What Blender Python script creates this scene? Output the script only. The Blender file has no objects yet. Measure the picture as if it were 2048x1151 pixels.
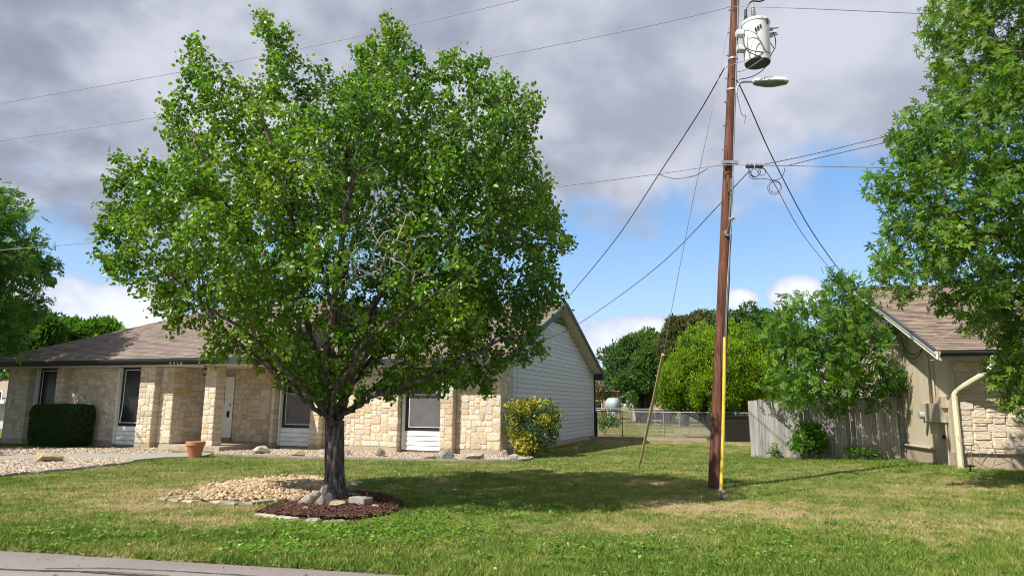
import bpy, math, random
import numpy as np
from mathutils import Vector, Matrix

random.seed(7)
RNG = np.random.default_rng(11)
S = bpy.context.scene
COL = S.collection
rad = math.radians

# ------------------------------------------------------------------ camera
F, PITCH, ROLL, EYE = 1380.0, rad(9.56), rad(0.5), 1.5
_r0, _f = np.array([1., 0, 0]), np.array([0, math.cos(PITCH), math.sin(PITCH)])
_u0 = np.cross(_r0, _f)
_r = _r0 * math.cos(ROLL) + _u0 * math.sin(ROLL)
_u = _u0 * math.cos(ROLL) - _r0 * math.sin(ROLL)
cam_d = bpy.data.cameras.new('camera')
cam_d.sensor_width = 36.0
cam_d.lens = F / 2048 * 36
cam_d.clip_end = 3000
cam_d.clip_start = 0.05
cam = bpy.data.objects.new('camera', cam_d)
COL.objects.link(cam)
M = Matrix(((_r[0], _u[0], -_f[0], 0), (_r[1], _u[1], -_f[1], 0), (_r[2], _u[2], -_f[2], EYE), (0, 0, 0, 1)))
cam.matrix_world = M
S.camera = cam

# ------------------------------------------------------------------ light
SUN_EL = rad(50)
SUN_AZ = rad(233)               # compass bearing of the sun, +Y is north
sund = bpy.data.lights.new('sun', 'SUN')
sund.energy = 5.0
sund.angle = rad(0.53)
sund.color = (1.0, 0.94, 0.84)
sun = bpy.data.objects.new('sun', sund)
COL.objects.link(sun)
to_sun = Vector((math.sin(SUN_AZ) * math.cos(SUN_EL), math.cos(SUN_AZ) * math.cos(SUN_EL), math.sin(SUN_EL)))
sun.rotation_euler = to_sun.to_track_quat('Z', 'Y').to_euler()
sun.location = (-20, -15, 30)

W = bpy.data.worlds.new('World')
S.world = W
W.use_nodes = True
nt = W.node_tree
nt.nodes.clear()


def wn(t, **k):
    n = nt.nodes.new(t)
    for a, b in k.items():
        setattr(n, a, b)
    return n


def wmath(op, a, b=None, c=None, clamp=False):
    n = wn('ShaderNodeMath', operation=op, use_clamp=clamp)
    for i, v in enumerate((a, b, c)):
        if v is None:
            continue
        if isinstance(v, (int, float)):
            n.inputs[i].default_value = v
        else:
            nt.links.new(v, n.inputs[i])
    return n.outputs[0]


def wsmooth(v, lo, hi, a=0.0, b=1.0):
    n = wn('ShaderNodeMapRange', interpolation_type='SMOOTHSTEP')
    nt.links.new(v, n.inputs[0])
    for i, x in zip((1, 2, 3, 4), (lo, hi, a, b)):
        n.inputs[i].default_value = x
    return n.outputs[0]


def wnoise(vec, scale, detail, rough=0.55, dist=0.0):
    n = wn('ShaderNodeTexNoise')
    nt.links.new(vec, n.inputs['Vector'])
    n.inputs['Scale'].default_value = scale
    n.inputs['Detail'].default_value = detail
    n.inputs['Roughness'].default_value = rough
    n.inputs['Distortion'].default_value = dist
    return n.outputs[0]


def wmix(fac, a, b):
    n = wn('ShaderNodeMix', data_type='RGBA')
    for sock, v in ((n.inputs[0], fac), (n.inputs[6], a), (n.inputs[7], b)):
        if isinstance(v, (int, float)):
            sock.default_value = v
        elif isinstance(v, tuple):
            sock.default_value = v
        else:
            nt.links.new(v, sock)
    return n.outputs[2]


SKY_K = 0.11


def emi(r, g, b):
    return (r / SKY_K, g / SKY_K, b / SKY_K, 1)


tc = wn('ShaderNodeTexCoord')
sep = wn('ShaderNodeSeparateXYZ')
nt.links.new(tc.outputs['Generated'], sep.inputs[0])
dx, dy, dz = sep.outputs
sky = wn('ShaderNodeTexSky', sky_type='NISHITA', sun_disc=False)
sky.sun_elevation = SUN_EL
sky.sun_rotation = SUN_AZ
sky.air_density = 1.0
sky.dust_density = 0.6
sky.ozone_density = 2.2
zc = wmath('MAXIMUM', dz, 0.0)
inv = wmath('DIVIDE', 1.0, wmath('ADD', zc, 0.16))
comb = wn('ShaderNodeCombineXYZ')
nt.links.new(wmath('MULTIPLY', dx, inv), comb.inputs[0])
nt.links.new(wmath('MULTIPLY', dy, inv), comb.inputs[1])
uv = comb.outputs[0]
nA = wnoise(uv, 0.9, 3, 0.5)
inv2 = wmath('DIVIDE', 1.0, wmath('ADD', zc, 0.42))
comb2 = wn('ShaderNodeCombineXYZ')
nt.links.new(wmath('MULTIPLY', dx, inv2), comb2.inputs[0])
nt.links.new(wmath('MULTIPLY', dy, inv2), comb2.inputs[1])
nB = wnoise(comb2.outputs[0], 3.4, 7, 0.52, 0.1)
nC = wnoise(tc.outputs['Generated'], 7.0, 8, 0.55, 0.2)
# cloud deck: covers the sky from about 20 degrees of elevation up, with a ragged lower edge
edge = wmath('ADD', dz, wmath('ADD', wmath('MULTIPLY', wmath('SUBTRACT', nA, 0.5), 0.30), wmath('MULTIPLY', wmath('SUBTRACT', nC, 0.5), 0.30)))
edge = wmath('SUBTRACT', edge, wmath('MULTIPLY', dx, 0.09))
deck = wsmooth(edge, 0.205, 0.30)
deckcol = wmix(wsmooth(nB, 0.38, 0.64), emi(0.195, 0.216, 0.280), emi(0.43, 0.447, 0.51))
deckcol = wmix(wsmooth(dx, -0.5, 0.6, 0.0, 0.40), deckcol, emi(0.41, 0.43, 0.495))
# low cumulus near the horizon
mapn = wn('ShaderNodeMapping')
nt.links.new(tc.outputs['Generated'], mapn.inputs[0])
mapn.inputs['Location'].default_value = (0.37, 0.11, 0.0)
mapn.inputs['Scale'].default_value = (1.0, 1.0, 1.9)
nD = wnoise(mapn.outputs[0], 5.5, 8, 0.52, 0.15)
lowmask = wsmooth(dz, 0.05, 0.20, 0.17, -0.10)
puff = wmath('ADD', nD, lowmask)


def blob(px, py, rx, ry):
    d = _f + _r * (px - 1024) / F + _u * (575.5 - py) / F
    d /= np.linalg.norm(d)
    az, el = math.atan2(d[0], d[1]), math.asin(d[2])
    a = wmath('SUBTRACT', wmath('ARCTAN2', dx, dy), az)
    e = wmath('SUBTRACT', dz, math.sin(el))
    q = wmath('ADD', wmath('POWER', wmath('ABSOLUTE', wmath('DIVIDE', a, rx / F)), 2.0), wmath('POWER', wmath('ABSOLUTE', wmath('DIVIDE', e, ry / F)), 2.0))
    return wsmooth(q, 0.0, 1.6, 0.34, -0.02)


for b in ((170, 620, 190, 85), (1250, 670, 120, 60), (1590, 588, 60, 42), (1478, 600, 45, 26), (1120, 690, 120, 36)):
    puff = wmath('MAXIMUM', puff, wmath('ADD', wmath('MULTIPLY', nC, 0.9), blob(*b)))
lowm = wsmooth(puff, 0.60, 0.72)
lowcol = wmix(wsmooth(puff, 0.60, 0.86), emi(0.33, 0.39, 0.52), emi(0.62, 0.64, 0.69))
blue = wmix(0.55, sky.outputs[0], wmix(wsmooth(dz, 0.02, 0.36), emi(0.33, 0.48, 0.68), emi(0.105, 0.29, 0.60)))
col = wmix(lowm, blue, lowcol)
col = wmix(deck, col, deckcol)
bg = wn('ShaderNodeBackground')
nt.links.new(col, bg.inputs[0])
bg.inputs[1].default_value = SKY_K
wo = wn('ShaderNodeOutputWorld')
nt.links.new(bg.outputs[0], wo.inputs[0])

S.view_settings.view_transform = 'Standard'
S.view_settings.look = 'None'
S.view_settings.exposure = 0.70
S.view_settings.gamma = 1.0
S.view_settings.use_curve_mapping = False
S.cycles.filter_width = 1.1
S.cycles.max_bounces = 6
S.cycles.diffuse_bounces = 3
S.cycles.glossy_bounces = 2
S.cycles.transmission_bounces = 4
S.cycles.transparent_max_bounces = 6


# ------------------------------------------------------------------ picking points
def ray(px, py):
    return _f + _r * (px - 1024) / F + _u * (575.5 - py) / F


def at(px, py, Y):
    d = ray(px, py)
    k = Y / d[1]
    return np.array([d[0] * k, Y, EYE + d[2] * k])


def gp(px, py, z=0.0):
    d = ray(px, py)
    k = (z - EYE) / d[2]
    return np.array([d[0] * k, d[1] * k, z])


# ------------------------------------------------------------------ object helpers
def link(name, me, mat=None, parent=None, loc=None, rz=0.0):
    o = bpy.data.objects.new(name, me)
    COL.objects.link(o)
    if mat is not None and me is not None:
        me.materials.append(mat)
    if parent is not None:
        o.parent = parent
    if loc is not None:
        o.location = loc
    o.rotation_euler = (0, 0, rz)
    return o


def tag(o, label=None, cat=None, group=None, kind=None):
    if label:
        o['label'] = label
    if cat:
        o['category'] = cat
    if group:
        o['group'] = group
    if kind:
        o['kind'] = kind
    return o


def thing(name, label, cat, loc=(0, 0, 0), rz=0.0, group=None):
    o = bpy.data.objects.new(name, None)
    COL.objects.link(o)
    o.empty_display_size = 0.2
    o.location = loc
    o.rotation_euler = (0, 0, rz)
    return tag(o, label, cat, group)


class MB:
    """collects shapes, then links them as one mesh object"""

    def __init__(self):
        self.v, self.f, self.t, self.n = [], [], [], 0

    def add(self, V, Fs, tone=None):
        V = np.asarray(V, float)
        self.v.append(V)
        for f in Fs:
            self.f.append(tuple(int(i) + self.n for i in f))
        self.t.append(np.full(len(V), random.random() if tone is None else tone))
        self.n += len(V)
        return self

    def box(self, x0, x1, y0, y1, z0, z1, bev=0.0, tone=None):
        V = np.array([(x, y, z) for z in (z0, z1) for y in (y0, y1) for x in (x0, x1)], float)
        Fs = [(0, 2, 3, 1), (4, 5, 7, 6), (0, 1, 5, 4), (2, 6, 7, 3), (0, 4, 6, 2), (1, 3, 7, 5)]
        return self.add(V, Fs, tone)

    def prism(self, poly, axis, a, b, tone=None):
        n = len(poly)

        def put(p, h):
            return {'x': (h, p[0], p[1]), 'y': (p[0], h, p[1]), 'z': (p[0], p[1], h)}[axis]
        V = [put(p, a) for p in poly] + [put(p, b) for p in poly]
        Fs = [tuple(range(n - 1, -1, -1)), tuple(range(n, 2 * n))] + [(i, (i + 1) % n, n + (i + 1) % n, n + i) for i in range(n)]
        return self.add(V, Fs, tone)

    def tube(self, pts, r, sides=8, caps=True, tone=None):
        pts = np.asarray(pts, float)
        m = len(pts)
        rr = np.full(m, r) if np.isscalar(r) else np.asarray(r, float)
        V = []
        ref = None
        for i in range(m):
            t = pts[min(i + 1, m - 1)] - pts[max(i - 1, 0)]
            t = t / (np.linalg.norm(t) + 1e-12)
            if ref is None:
                ref = np.array([0, 0, 1.]) if abs(t[2]) < 0.9 else np.array([1., 0, 0])
            a = np.cross(t, ref)
            a /= np.linalg.norm(a) + 1e-12
            b = np.cross(a, t)
            ref = b
            for k in range(sides):
                th = 2 * math.pi * k / sides
                V.append(pts[i] + rr[i] * (math.cos(th) * a + math.sin(th) * b))
        Fs = []
        for i in range(m - 1):
            for k in range(sides):
                k2 = (k + 1) % sides
                Fs.append((i * sides + k, (i + 1) * sides + k, (i + 1) * sides + k2, i * sides + k2))
        if caps:
            Fs.append(tuple(range(sides)))
            Fs.append(tuple((m - 1) * sides + k for k in range(sides - 1, -1, -1)))
        return self.add(V, Fs, tone)

    def lathe(self, prof, c=(0, 0, 0), sides=20, axis='z', tone=None):
        V, Fs = [], []
        for r, h in prof:
            for k in range(sides):
                th = 2 * math.pi * k / sides
                p = (r * math.cos(th), r * math.sin(th), h)
                if axis == 'x':
                    p = (p[2], p[0], p[1])
                elif axis == 'y':
                    p = (p[0], p[2], p[1])
                V.append((p[0] + c[0], p[1] + c[1], p[2] + c[2]))
        m = len(prof)
        for i in range(m - 1):
            for k in range(sides):
                k2 = (k + 1) % sides
                Fs.append((i * sides + k, i * sides + k2, (i + 1) * sides + k2, (i + 1) * sides + k))
        Fs.append(tuple(range(sides - 1, -1, -1)))
        Fs.append(tuple((m - 1) * sides + k for k in range(sides)))
        return self.add(V, Fs, tone)

    def build(self, name, mat, parent=None, loc=None, rz=0.0, smooth=False):
        me = bpy.data.meshes.new(name)
        V = np.concatenate(self.v) if self.v else np.zeros((0, 3))
        me.from_pydata(V.tolist(), [], self.f)
        at_ = me.attributes.new('tone', 'FLOAT', 'POINT')
        at_.data.foreach_set('value', np.concatenate(self.t).astype(np.float32))
        if smooth:
            me.polygons.foreach_set('use_smooth', np.ones(len(me.polygons), bool))
        me.update()
        return link(name, me, mat, parent, loc, rz)


def smooth_by_angle(o, ang=40):
    me = o.data
    me.polygons.foreach_set('use_smooth', np.ones(len(me.polygons), bool))
    try:
        me.set_sharp_from_angle(angle=rad(ang))
    except Exception:
        pass
    return o


def raw_mesh(name, V, Fq, k, attrs, mat, parent=None, smooth=False):
    """V (n,3), Fq (m,k) faces of k corners each; fast path for tens of thousands of pieces"""
    me = bpy.data.meshes.new(name)
    n, m = len(V), len(Fq)
    me.vertices.add(n)
    me.vertices.foreach_set('co', np.ascontiguousarray(V, np.float32).ravel())
    me.loops.add(m * k)
    me.loops.foreach_set('vertex_index', np.ascontiguousarray(Fq, np.int32).ravel())
    me.polygons.add(m)
    me.polygons.foreach_set('loop_start', np.arange(0, m * k, k, dtype=np.int32))
    me.update(calc_edges=True)
    for an, av in attrs.items():
        a = me.attributes.new(an, 'FLOAT', 'POINT')
        a.data.foreach_set('value', np.ascontiguousarray(av, np.float32))
    if smooth:
        me.polygons.foreach_set('use_smooth', np.ones(m, bool))
    return link(name, me, mat, parent)


# ------------------------------------------------------------------ value noise in python (lawn patches, crown clumps)
def vnoise(x, y, seed=0):
    xi, yi = np.floor(x).astype(np.int64), np.floor(y).astype(np.int64)
    fx, fy = x - xi, y - yi
    fx, fy = fx * fx * (3 - 2 * fx), fy * fy * (3 - 2 * fy)

    def h(a, b):
        v = (a * 374761393 + b * 668265263 + seed * 1274126177) & 0x7fffffff
        v = ((v ^ (v >> 13)) * 1274126177) & 0x7fffffff
        return ((v ^ (v >> 16)) & 0xffff) / 65535.0
    return (h(xi, yi) * (1 - fx) + h(xi + 1, yi) * fx) * (1 - fy) + (h(xi, yi + 1) * (1 - fx) + h(xi + 1, yi + 1) * fx) * fy


def fbm(x, y, seed=0, octv=4):
    s, a, t = 0, 0.5, 0
    for i in range(octv):
        s = s + a * vnoise(x, y, seed + i * 17)
        t += a
        a *= 0.55
        x, y = x * 2.03 + 3.1, y * 2.03 + 1.7
    return s / t


# ------------------------------------------------------------------ materials
def new_mat(name):
    m = bpy.data.materials.new(name)
    m.use_nodes = True
    n = m.node_tree
    n.nodes.clear()
    out = n.nodes.new('ShaderNodeOutputMaterial')
    b = n.nodes.new('ShaderNodeBsdfPrincipled')
    n.links.new(b.outputs[0], out.inputs[0])
    return m, n, b, out


def ramp(n, fac, stops, interp='LINEAR'):
    r = n.nodes.new('ShaderNodeValToRGB')
    r.color_ramp.interpolation = interp
    e = r.color_ramp.elements
    while len(e) < len(stops):
        e.new(0.5)
    for el, (p, c) in zip(e, stops):
        el.position = p
        el.color = (*c, 1)
    n.links.new(fac, r.inputs[0])
    return r.outputs[0]


def attr(n, name):
    a = n.nodes.new('ShaderNodeAttribute')
    a.attribute_name = name
    return a.outputs['Fac']


def noise(n, scale, detail=4, rough=0.55, vec=None, stretch=None, coord='Object', dist=0.0):
    t = n.nodes.new('ShaderNodeTexNoise')
    t.inputs['Scale'].default_value = scale
    t.inputs['Detail'].default_value = detail
    t.inputs['Roughness'].default_value = rough
    t.inputs['Distortion'].default_value = dist
    if vec is None:
        c = n.nodes.new('ShaderNodeTexCoord')
        vec = c.outputs[coord]
    if stretch:
        mp = n.nodes.new('ShaderNodeMapping')
        mp.inputs['Scale'].default_value = stretch
        n.links.new(vec, mp.inputs[0])
        vec = mp.outputs[0]
    n.links.new(vec, t.inputs['Vector'])
    return t.outputs[0]


def mixc(n, fac, a, b, mode='MIX'):
    x = n.nodes.new('ShaderNodeMix')
    x.data_type = 'RGBA'
    x.blend_type = mode
    for s, v in ((x.inputs[0], fac), (x.inputs[6], a), (x.inputs[7], b)):
        if isinstance(v, (int, float)):
            s.default_value = v
        elif isinstance(v, tuple):
            s.default_value = (*v, 1) if len(v) == 3 else v
        else:
            n.links.new(v, s)
    return x.outputs[2]


def bump(n, b, h, strength=0.4, dist=0.02):
    x = n.nodes.new('ShaderNodeBump')
    x.inputs['Strength'].default_value = strength
    x.inputs['Distance'].default_value = dist
    n.links.new(h, x.inputs['Height'])
    n.links.new(x.outputs[0], b.inputs['Normal'])


def mat_plain(name, c1, c2=None, scale=6.0, rough=0.7, metal=0.0, bmp=0.0, stretch=None, spec=0.5, detail=5):
    m, n, b, _ = new_mat(name)
    c2 = c2 or tuple(x * 0.75 for x in c1)
    f = noise(n, scale, detail, 0.6, stretch=stretch)
    n.links.new(ramp(n, f, [(0.32, c2), (0.68, c1)]), b.inputs['Base Color'])
    b.inputs['Roughness'].default_value = rough
    b.inputs['Metallic'].default_value = metal
    b.inputs['Specular IOR Level'].default_value = spec
    if bmp:
        bump(n, b, noise(n, scale * 5, 6, 0.65, stretch=stretch), bmp, 0.01)
    return m


def mat_tone(name, stops, scale=9.0, rough=0.85, amount=0.35, bmp=0.5, stretch=None, bscale=40, spec=0.3, bdist=0.012):
    """colour from the per-piece 'tone' attribute, broken up by noise"""
    m, n, b, _ = new_mat(name)
    c = ramp(n, attr(n, 'tone'), stops)
    f = noise(n, scale, 6, 0.62, stretch=stretch)
    lo = 1.0 - amount
    g = ramp(n, f, [(0.3, (lo, lo, lo)), (0.7, (1.12, 1.12, 1.12))])
    n.links.new(mixc(n, 1.0, c, g, 'MULTIPLY'), b.inputs['Base Color'])
    b.inputs['Roughness'].default_value = rough
    b.inputs['Specular IOR Level'].default_value = spec
    if bmp:
        bump(n, b, noise(n, bscale, 6, 0.7, stretch=stretch), bmp, bdist)
    return m


def mat_leaf(name, stops, trans=0.35, rough=0.42, tcol=1.6, spec=0.5):
    m, n, b, out = new_mat(name)
    c = ramp(n, attr(n, 'tone'), stops)
    n.links.new(c, b.inputs['Base Color'])
    b.inputs['Roughness'].default_value = rough
    b.inputs['Specular IOR Level'].default_value = spec
    t = n.nodes.new('ShaderNodeBsdfTranslucent')
    n.links.new(mixc(n, 1.0, c, (tcol * 1.15, tcol * 1.25, tcol * 0.55), 'MULTIPLY'), t.inputs[0])
    mx = n.nodes.new('ShaderNodeMixShader')
    mx.inputs[0].default_value = trans
    n.links.new(b.outputs[0], mx.inputs[1])
    n.links.new(t.outputs[0], mx.inputs[2])
    n.links.new(mx.outputs[0], out.inputs[0])
    return m


def mat_bark(name, c1, c2, stretch=(1, 1, 0.14), scale=26, patch=None):
    m, n, b, _ = new_mat(name)
    f = noise(n, scale, 5, 0.65, stretch=stretch)
    c = ramp(n, f, [(0.36, c1), (0.62, c2)])
    if patch:
        c = mixc(n, ramp(n, noise(n, 3.2, 3), [(0.60, (0, 0, 0)), (0.68, (1, 1, 1))]), c, patch)
    n.links.new(c, b.inputs['Base Color'])
    b.inputs['Roughness'].default_value = 0.95
    b.inputs['Specular IOR Level'].default_value = 0.15
    bump(n, b, f, 1.0, 0.045)
    return m


MAT = {}
MAT['pear_leaf'] = mat_leaf('pear_leaf', [(0.0, (0.028, 0.076, 0.010)), (0.4, (0.070, 0.160, 0.012)), (0.75, (0.120, 0.225, 0.016)), (0.93, (0.22, 0.30, 0.03)), (0.97, (0.20, 0.11, 0.035))], 0.38, 0.38, spec=0.5)
MAT['oak_leaf'] = mat_leaf('oak_leaf', [(0.0, (0.028, 0.078, 0.012)), (0.5, (0.062, 0.150, 0.018)), (0.85, (0.125, 0.225, 0.026)), (1, (0.19, 0.26, 0.04))], 0.38, 0.5, spec=0.3)
MAT['elm_leaf'] = mat_leaf('elm_leaf', [(0.0, (0.028, 0.078, 0.012)), (0.6, (0.062, 0.150, 0.020)), (1, (0.10, 0.19, 0.03))], 0.34, 0.6, spec=0.2)
MAT['vine_leaf'] = mat_leaf('vine_leaf', [(0.0, (0.030, 0.085, 0.014)), (0.5, (0.070, 0.165, 0.020)), (1, (0.15, 0.26, 0.03))], 0.38, 0.5, spec=0.25)
MAT['far_leaf'] = mat_leaf('far_leaf', [(0.0, (0.026, 0.060, 0.020)), (0.6, (0.070, 0.145, 0.030)), (1, (0.14, 0.22, 0.045))], 0.34, 0.7, spec=0.15)
MAT['brown_leaf'] = mat_leaf('brown_leaf', [(0.0, (0.045, 0.060, 0.022)), (0.6, (0.085, 0.095, 0.035)), (1, (0.15, 0.115, 0.055))], 0.3, 0.7, spec=0.15)
MAT['cypress'] = mat_leaf('cypress', [(0.0, (0.045, 0.110, 0.008)), (0.5, (0.160, 0.275, 0.012)), (1, (0.33, 0.43, 0.02))], 0.28, 0.7, spec=0.15)
MAT['hedge_leaf'] = mat_leaf('hedge_leaf', [(0.0, (0.020, 0.050, 0.012)), (0.7, (0.040, 0.092, 0.020)), (1, (0.075, 0.145, 0.03))], 0.24, 0.6, spec=0.2)
MAT['gold_leaf'] = mat_leaf('gold_leaf', [(0.0, (0.024, 0.060, 0.012)), (0.42, (0.050, 0.115, 0.018)), (0.58, (0.22, 0.24, 0.025)), (0.85, (0.50, 0.40, 0.03)), (1, (0.62, 0.46, 0.07))], 0.28, 0.38)
MAT['dry_leaf'] = mat_leaf('dry_leaf', [(0.0, (0.16, 0.085, 0.035)), (0.6, (0.38, 0.26, 0.12)), (1, (0.55, 0.43, 0.24))], 0.2, 0.7, spec=.2)
MAT['weed'] = mat_leaf('weed', [(0.0, (0.080, 0.165, 0.018)), (1, (0.165, 0.29, 0.034))], 0.32, 0.45)
MAT['bark'] = mat_bark('bark', (0.028, 0.023, 0.020), (0.205, 0.180, 0.160))
MAT['limb_bark'] = mat_bark('limb_bark', (0.030, 0.025, 0.020), (0.16, 0.138, 0.115), scale=18, stretch=(1, 1, 0.3), patch=(0.21, 0.115, 0.035))
MAT['dead_wood'] = mat_plain('dead_wood', (0.40, 0.36, 0.30), (0.22, 0.19, 0.15), 12, 0.9)
MAT['stone'] = mat_tone('stone', [(0.0, (0.47, 0.38, 0.265)), (0.16, (0.57, 0.48, 0.35)), (0.42, (0.65, 0.565, 0.435)), (0.64, (0.62, 0.555, 0.455)), (0.78, (0.59, 0.465, 0.305)), (0.86, (0.57, 0.40, 0.235)), (0.93, (0.47, 0.44, 0.39)), (1.0, (0.68, 0.61, 0.50))], 14, 0.9, 0.30, 0.7, bscale=30, bdist=0.02)
MAT['mortar'] = mat_plain('mortar', (0.50, 0.43, 0.33), (0.40, 0.34, 0.25), 12, 0.95, bmp=0.3)
MAT['ledger'] = mat_tone('ledger', [(0.0, (0.60, 0.49, 0.36)), (0.5, (0.68, 0.57, 0.43)), (1.0, (0.64, 0.55, 0.44))], 10, 0.85, 0.16, 0.9, bscale=12, stretch=(1, 1, 2.2), bdist=0.05)
MAT['ledger_mortar'] = mat_plain('ledger_mortar', (0.62, 0.51, 0.38), (0.54, 0.44, 0.32), 10, 0.9)
MAT['concrete'] = mat_plain('concrete', (0.42, 0.34, 0.26), (0.30, 0.24, 0.18), 7, 0.92, bmp=0.25)
MAT['grey_concrete'] = mat_plain('grey_concrete', (0.31, 0.285, 0.25), (0.22, 0.20, 0.175), 9, 0.92, bmp=0.3)
MAT['white_paint'] = mat_plain('white_paint', (0.80, 0.80, 0.78), (0.70, 0.70, 0.67), 5, 0.55)
MAT['siding'] = mat_tone('siding', [(0, (0.50, 0.535, 0.555)), (1, (0.565, 0.595, 0.61))], 7, 0.7, 0.26, 0.2, stretch=(1, 0.35, 3.0), bscale=60)
MAT['soffit'] = mat_plain('soffit', (0.62, 0.58, 0.50), (0.50, 0.45, 0.36), 3, 0.8)
MAT['dark_trim'] = mat_plain('dark_trim', (0.030, 0.036, 0.044), (0.022, 0.026, 0.032), 4, 0.5)
MAT['tan_trim'] = mat_plain('tan_trim', (0.44, 0.40, 0.33), (0.36, 0.33, 0.27), 4, 0.7)
MAT['black_metal'] = mat_plain('black_metal', (0.015, 0.015, 0.017), (0.009, 0.009, 0.010), 6, 0.45)
MAT['screen'] = mat_plain('screen', (0.020, 0.021, 0.025), (0.014, 0.015, 0.018), 3, 0.22, spec=0.3)
MAT['grey_screen'] = mat_plain('grey_screen', (0.125, 0.118, 0.122), (0.085, 0.080, 0.088), 2.2, 0.5, spec=0.35)
MAT['frame_white'] = mat_plain('frame_white', (0.78, 0.78, 0.76), (0.66, 0.66, 0.64), 8, 0.4)
MAT['shingle'] = mat_tone('shingle', [(0, (0.165, 0.130, 0.112)), (0.5, (0.220, 0.178, 0.153)), (1, (0.275, 0.225, 0.195))], 40, 0.95, 0.3, 0.5, bscale=150, spec=0.15)
MAT['shingle_warm'] = mat_tone('shingle_warm', [(0, (0.15, 0.112, 0.088)), (0.5, (0.235, 0.182, 0.145)), (1, (0.32, 0.26, 0.21))], 40, 0.95, 0.3, 0.5, bscale=150, spec=0.15)
MAT['beige_panel'] = mat_plain('beige_panel', (0.52, 0.45, 0.34), (0.46, 0.395, 0.29), 4, 0.75, stretch=(1, 1, 0.2), bmp=0.1)
MAT['cream_metal'] = mat_plain('cream_metal', (0.66, 0.60, 0.42), (0.56, 0.50, 0.34), 5, 0.42)
MAT['pole_wood'] = mat_plain('pole_wood', (0.150, 0.066, 0.043), (0.040, 0.019, 0.014), 22, 0.85, bmp=0.9, stretch=(1, 1, 0.035), spec=0.2)
MAT['fence_wood'] = mat_tone('fence_wood', [(0, (0.25, 0.24, 0.225)), (0.5, (0.36, 0.345, 0.325)), (1, (0.46, 0.44, 0.415))], 22, 0.92, 0.5, 0.6, stretch=(1, 1, 0.06), bscale=60, spec=0.15)
MAT['galv'] = mat_plain('galv', (0.42, 0.43, 0.44), (0.30, 0.31, 0.32), 9, 0.45, 0.6)
MAT['fence_wire'] = mat_plain('fence_wire', (0.34, 0.35, 0.36), (0.24, 0.25, 0.26), 9, 0.55, 0.4)
MAT['can_paint'] = mat_plain('can_paint', (0.68, 0.70, 0.68), (0.58, 0.60, 0.58), 3, 0.38)
MAT['lamp_lens'] = mat_plain('lamp_lens', (0.17, 0.19, 0.15), (0.11, 0.13, 0.09), 6, 0.25)
MAT['cable_black'] = mat_plain('cable_black', (0.016, 0.016, 0.020), (0.010, 0.010, 0.012), 6, 0.5)
MAT['cable_grey'] = mat_plain('cable_grey', (0.26, 0.27, 0.29), (0.19, 0.20, 0.22), 6, 0.5, 0.3)
MAT['yellow_guard'] = mat_plain('yellow_guard', (0.66, 0.50, 0.045), (0.52, 0.39, 0.045), 4, 0.4)
MAT['faded_guard'] = mat_plain('faded_guard', (0.47, 0.40, 0.20), (0.36, 0.30, 0.14), 3, 0.6)
MAT['terracotta'] = mat_plain('terracotta', (0.47, 0.19, 0.10), (0.38, 0.145, 0.075), 5, 0.75)
MAT['mulch'] = mat_tone('mulch', [(0, (0.030, 0.015, 0.011)), (0.6, (0.075, 0.032, 0.023)), (1, (0.16, 0.075, 0.052))], 30, 0.95, 0.3, 0.3)
MAT['mulch_base'] = mat_plain('mulch_base', (0.06, 0.024, 0.018), (0.03, 0.013, 0.010), 25, 0.95, bmp=0.6)
MAT['pebble'] = mat_tone('pebble', [(0, (0.24, 0.155, 0.085)), (0.3, (0.36, 0.25, 0.14)), (0.65, (0.45, 0.33, 0.20)), (1, (0.54, 0.44, 0.31))], 20, 0.85, 0.25, 0.0)
MAT['pebble_pale'] = mat_tone('pebble_pale', [(0, (0.25, 0.185, 0.13)), (0.4, (0.38, 0.305, 0.225)), (1, (0.52, 0.45, 0.365))], 20, 0.85, 0.25, 0.0)
MAT['boulder'] = mat_tone('boulder', [(0, (0.24, 0.225, 0.20)), (0.4, (0.42, 0.38, 0.32)), (0.7, (0.46, 0.36, 0.22)), (1, (0.58, 0.53, 0.45))], 6, 0.95, 0.55, 0.8, bscale=18, bdist=0.04)
MAT['edging'] = mat_tone('edging', [(0, (0.24, 0.22, 0.165)), (0.5, (0.34, 0.30, 0.22)), (1, (0.43, 0.385, 0.29))], 9, 0.95, 0.4, 0.5)
MAT['brick'] = mat_plain('brick', (0.42, 0.20, 0.14), (0.33, 0.145, 0.10), 40, 0.9)
MAT['pink_brick'] = mat_plain('pink_brick', (0.58, 0.38, 0.29), (0.50, 0.31, 0.23), 30, 0.9)
MAT['pale_blue'] = mat_plain('pale_blue', (0.30, 0.38, 0.39), (0.24, 0.31, 0.33), 3, 0.5)
MAT['box_beige'] = mat_plain('box_beige', (0.47, 0.41, 0.31), (0.42, 0.36, 0.27), 6, 0.5)
MAT['glass'] = mat_plain('glass', (0.35, 0.38, 0.38), (0.28, 0.31, 0.31), 6, 0.12)
MAT['faded_pink'] = mat_plain('faded_pink', (0.36, 0.14, 0.17), (0.27, 0.10, 0.13), 20, 0.7)
MAT['twig'] = mat_plain('twig', (0.19, 0.125, 0.08), (0.12, 0.08, 0.05), 10, 0.9)
MAT['timber'] = mat_plain('timber', (0.34, 0.28, 0.22), (0.24, 0.19, 0.14), 10, 0.9, stretch=(0.2, 1, 1))
MAT['dark_bark'] = mat_bark('dark_bark', (0.016, 0.014, 0.012), (0.085, 0.072, 0.06), scale=12)


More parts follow.
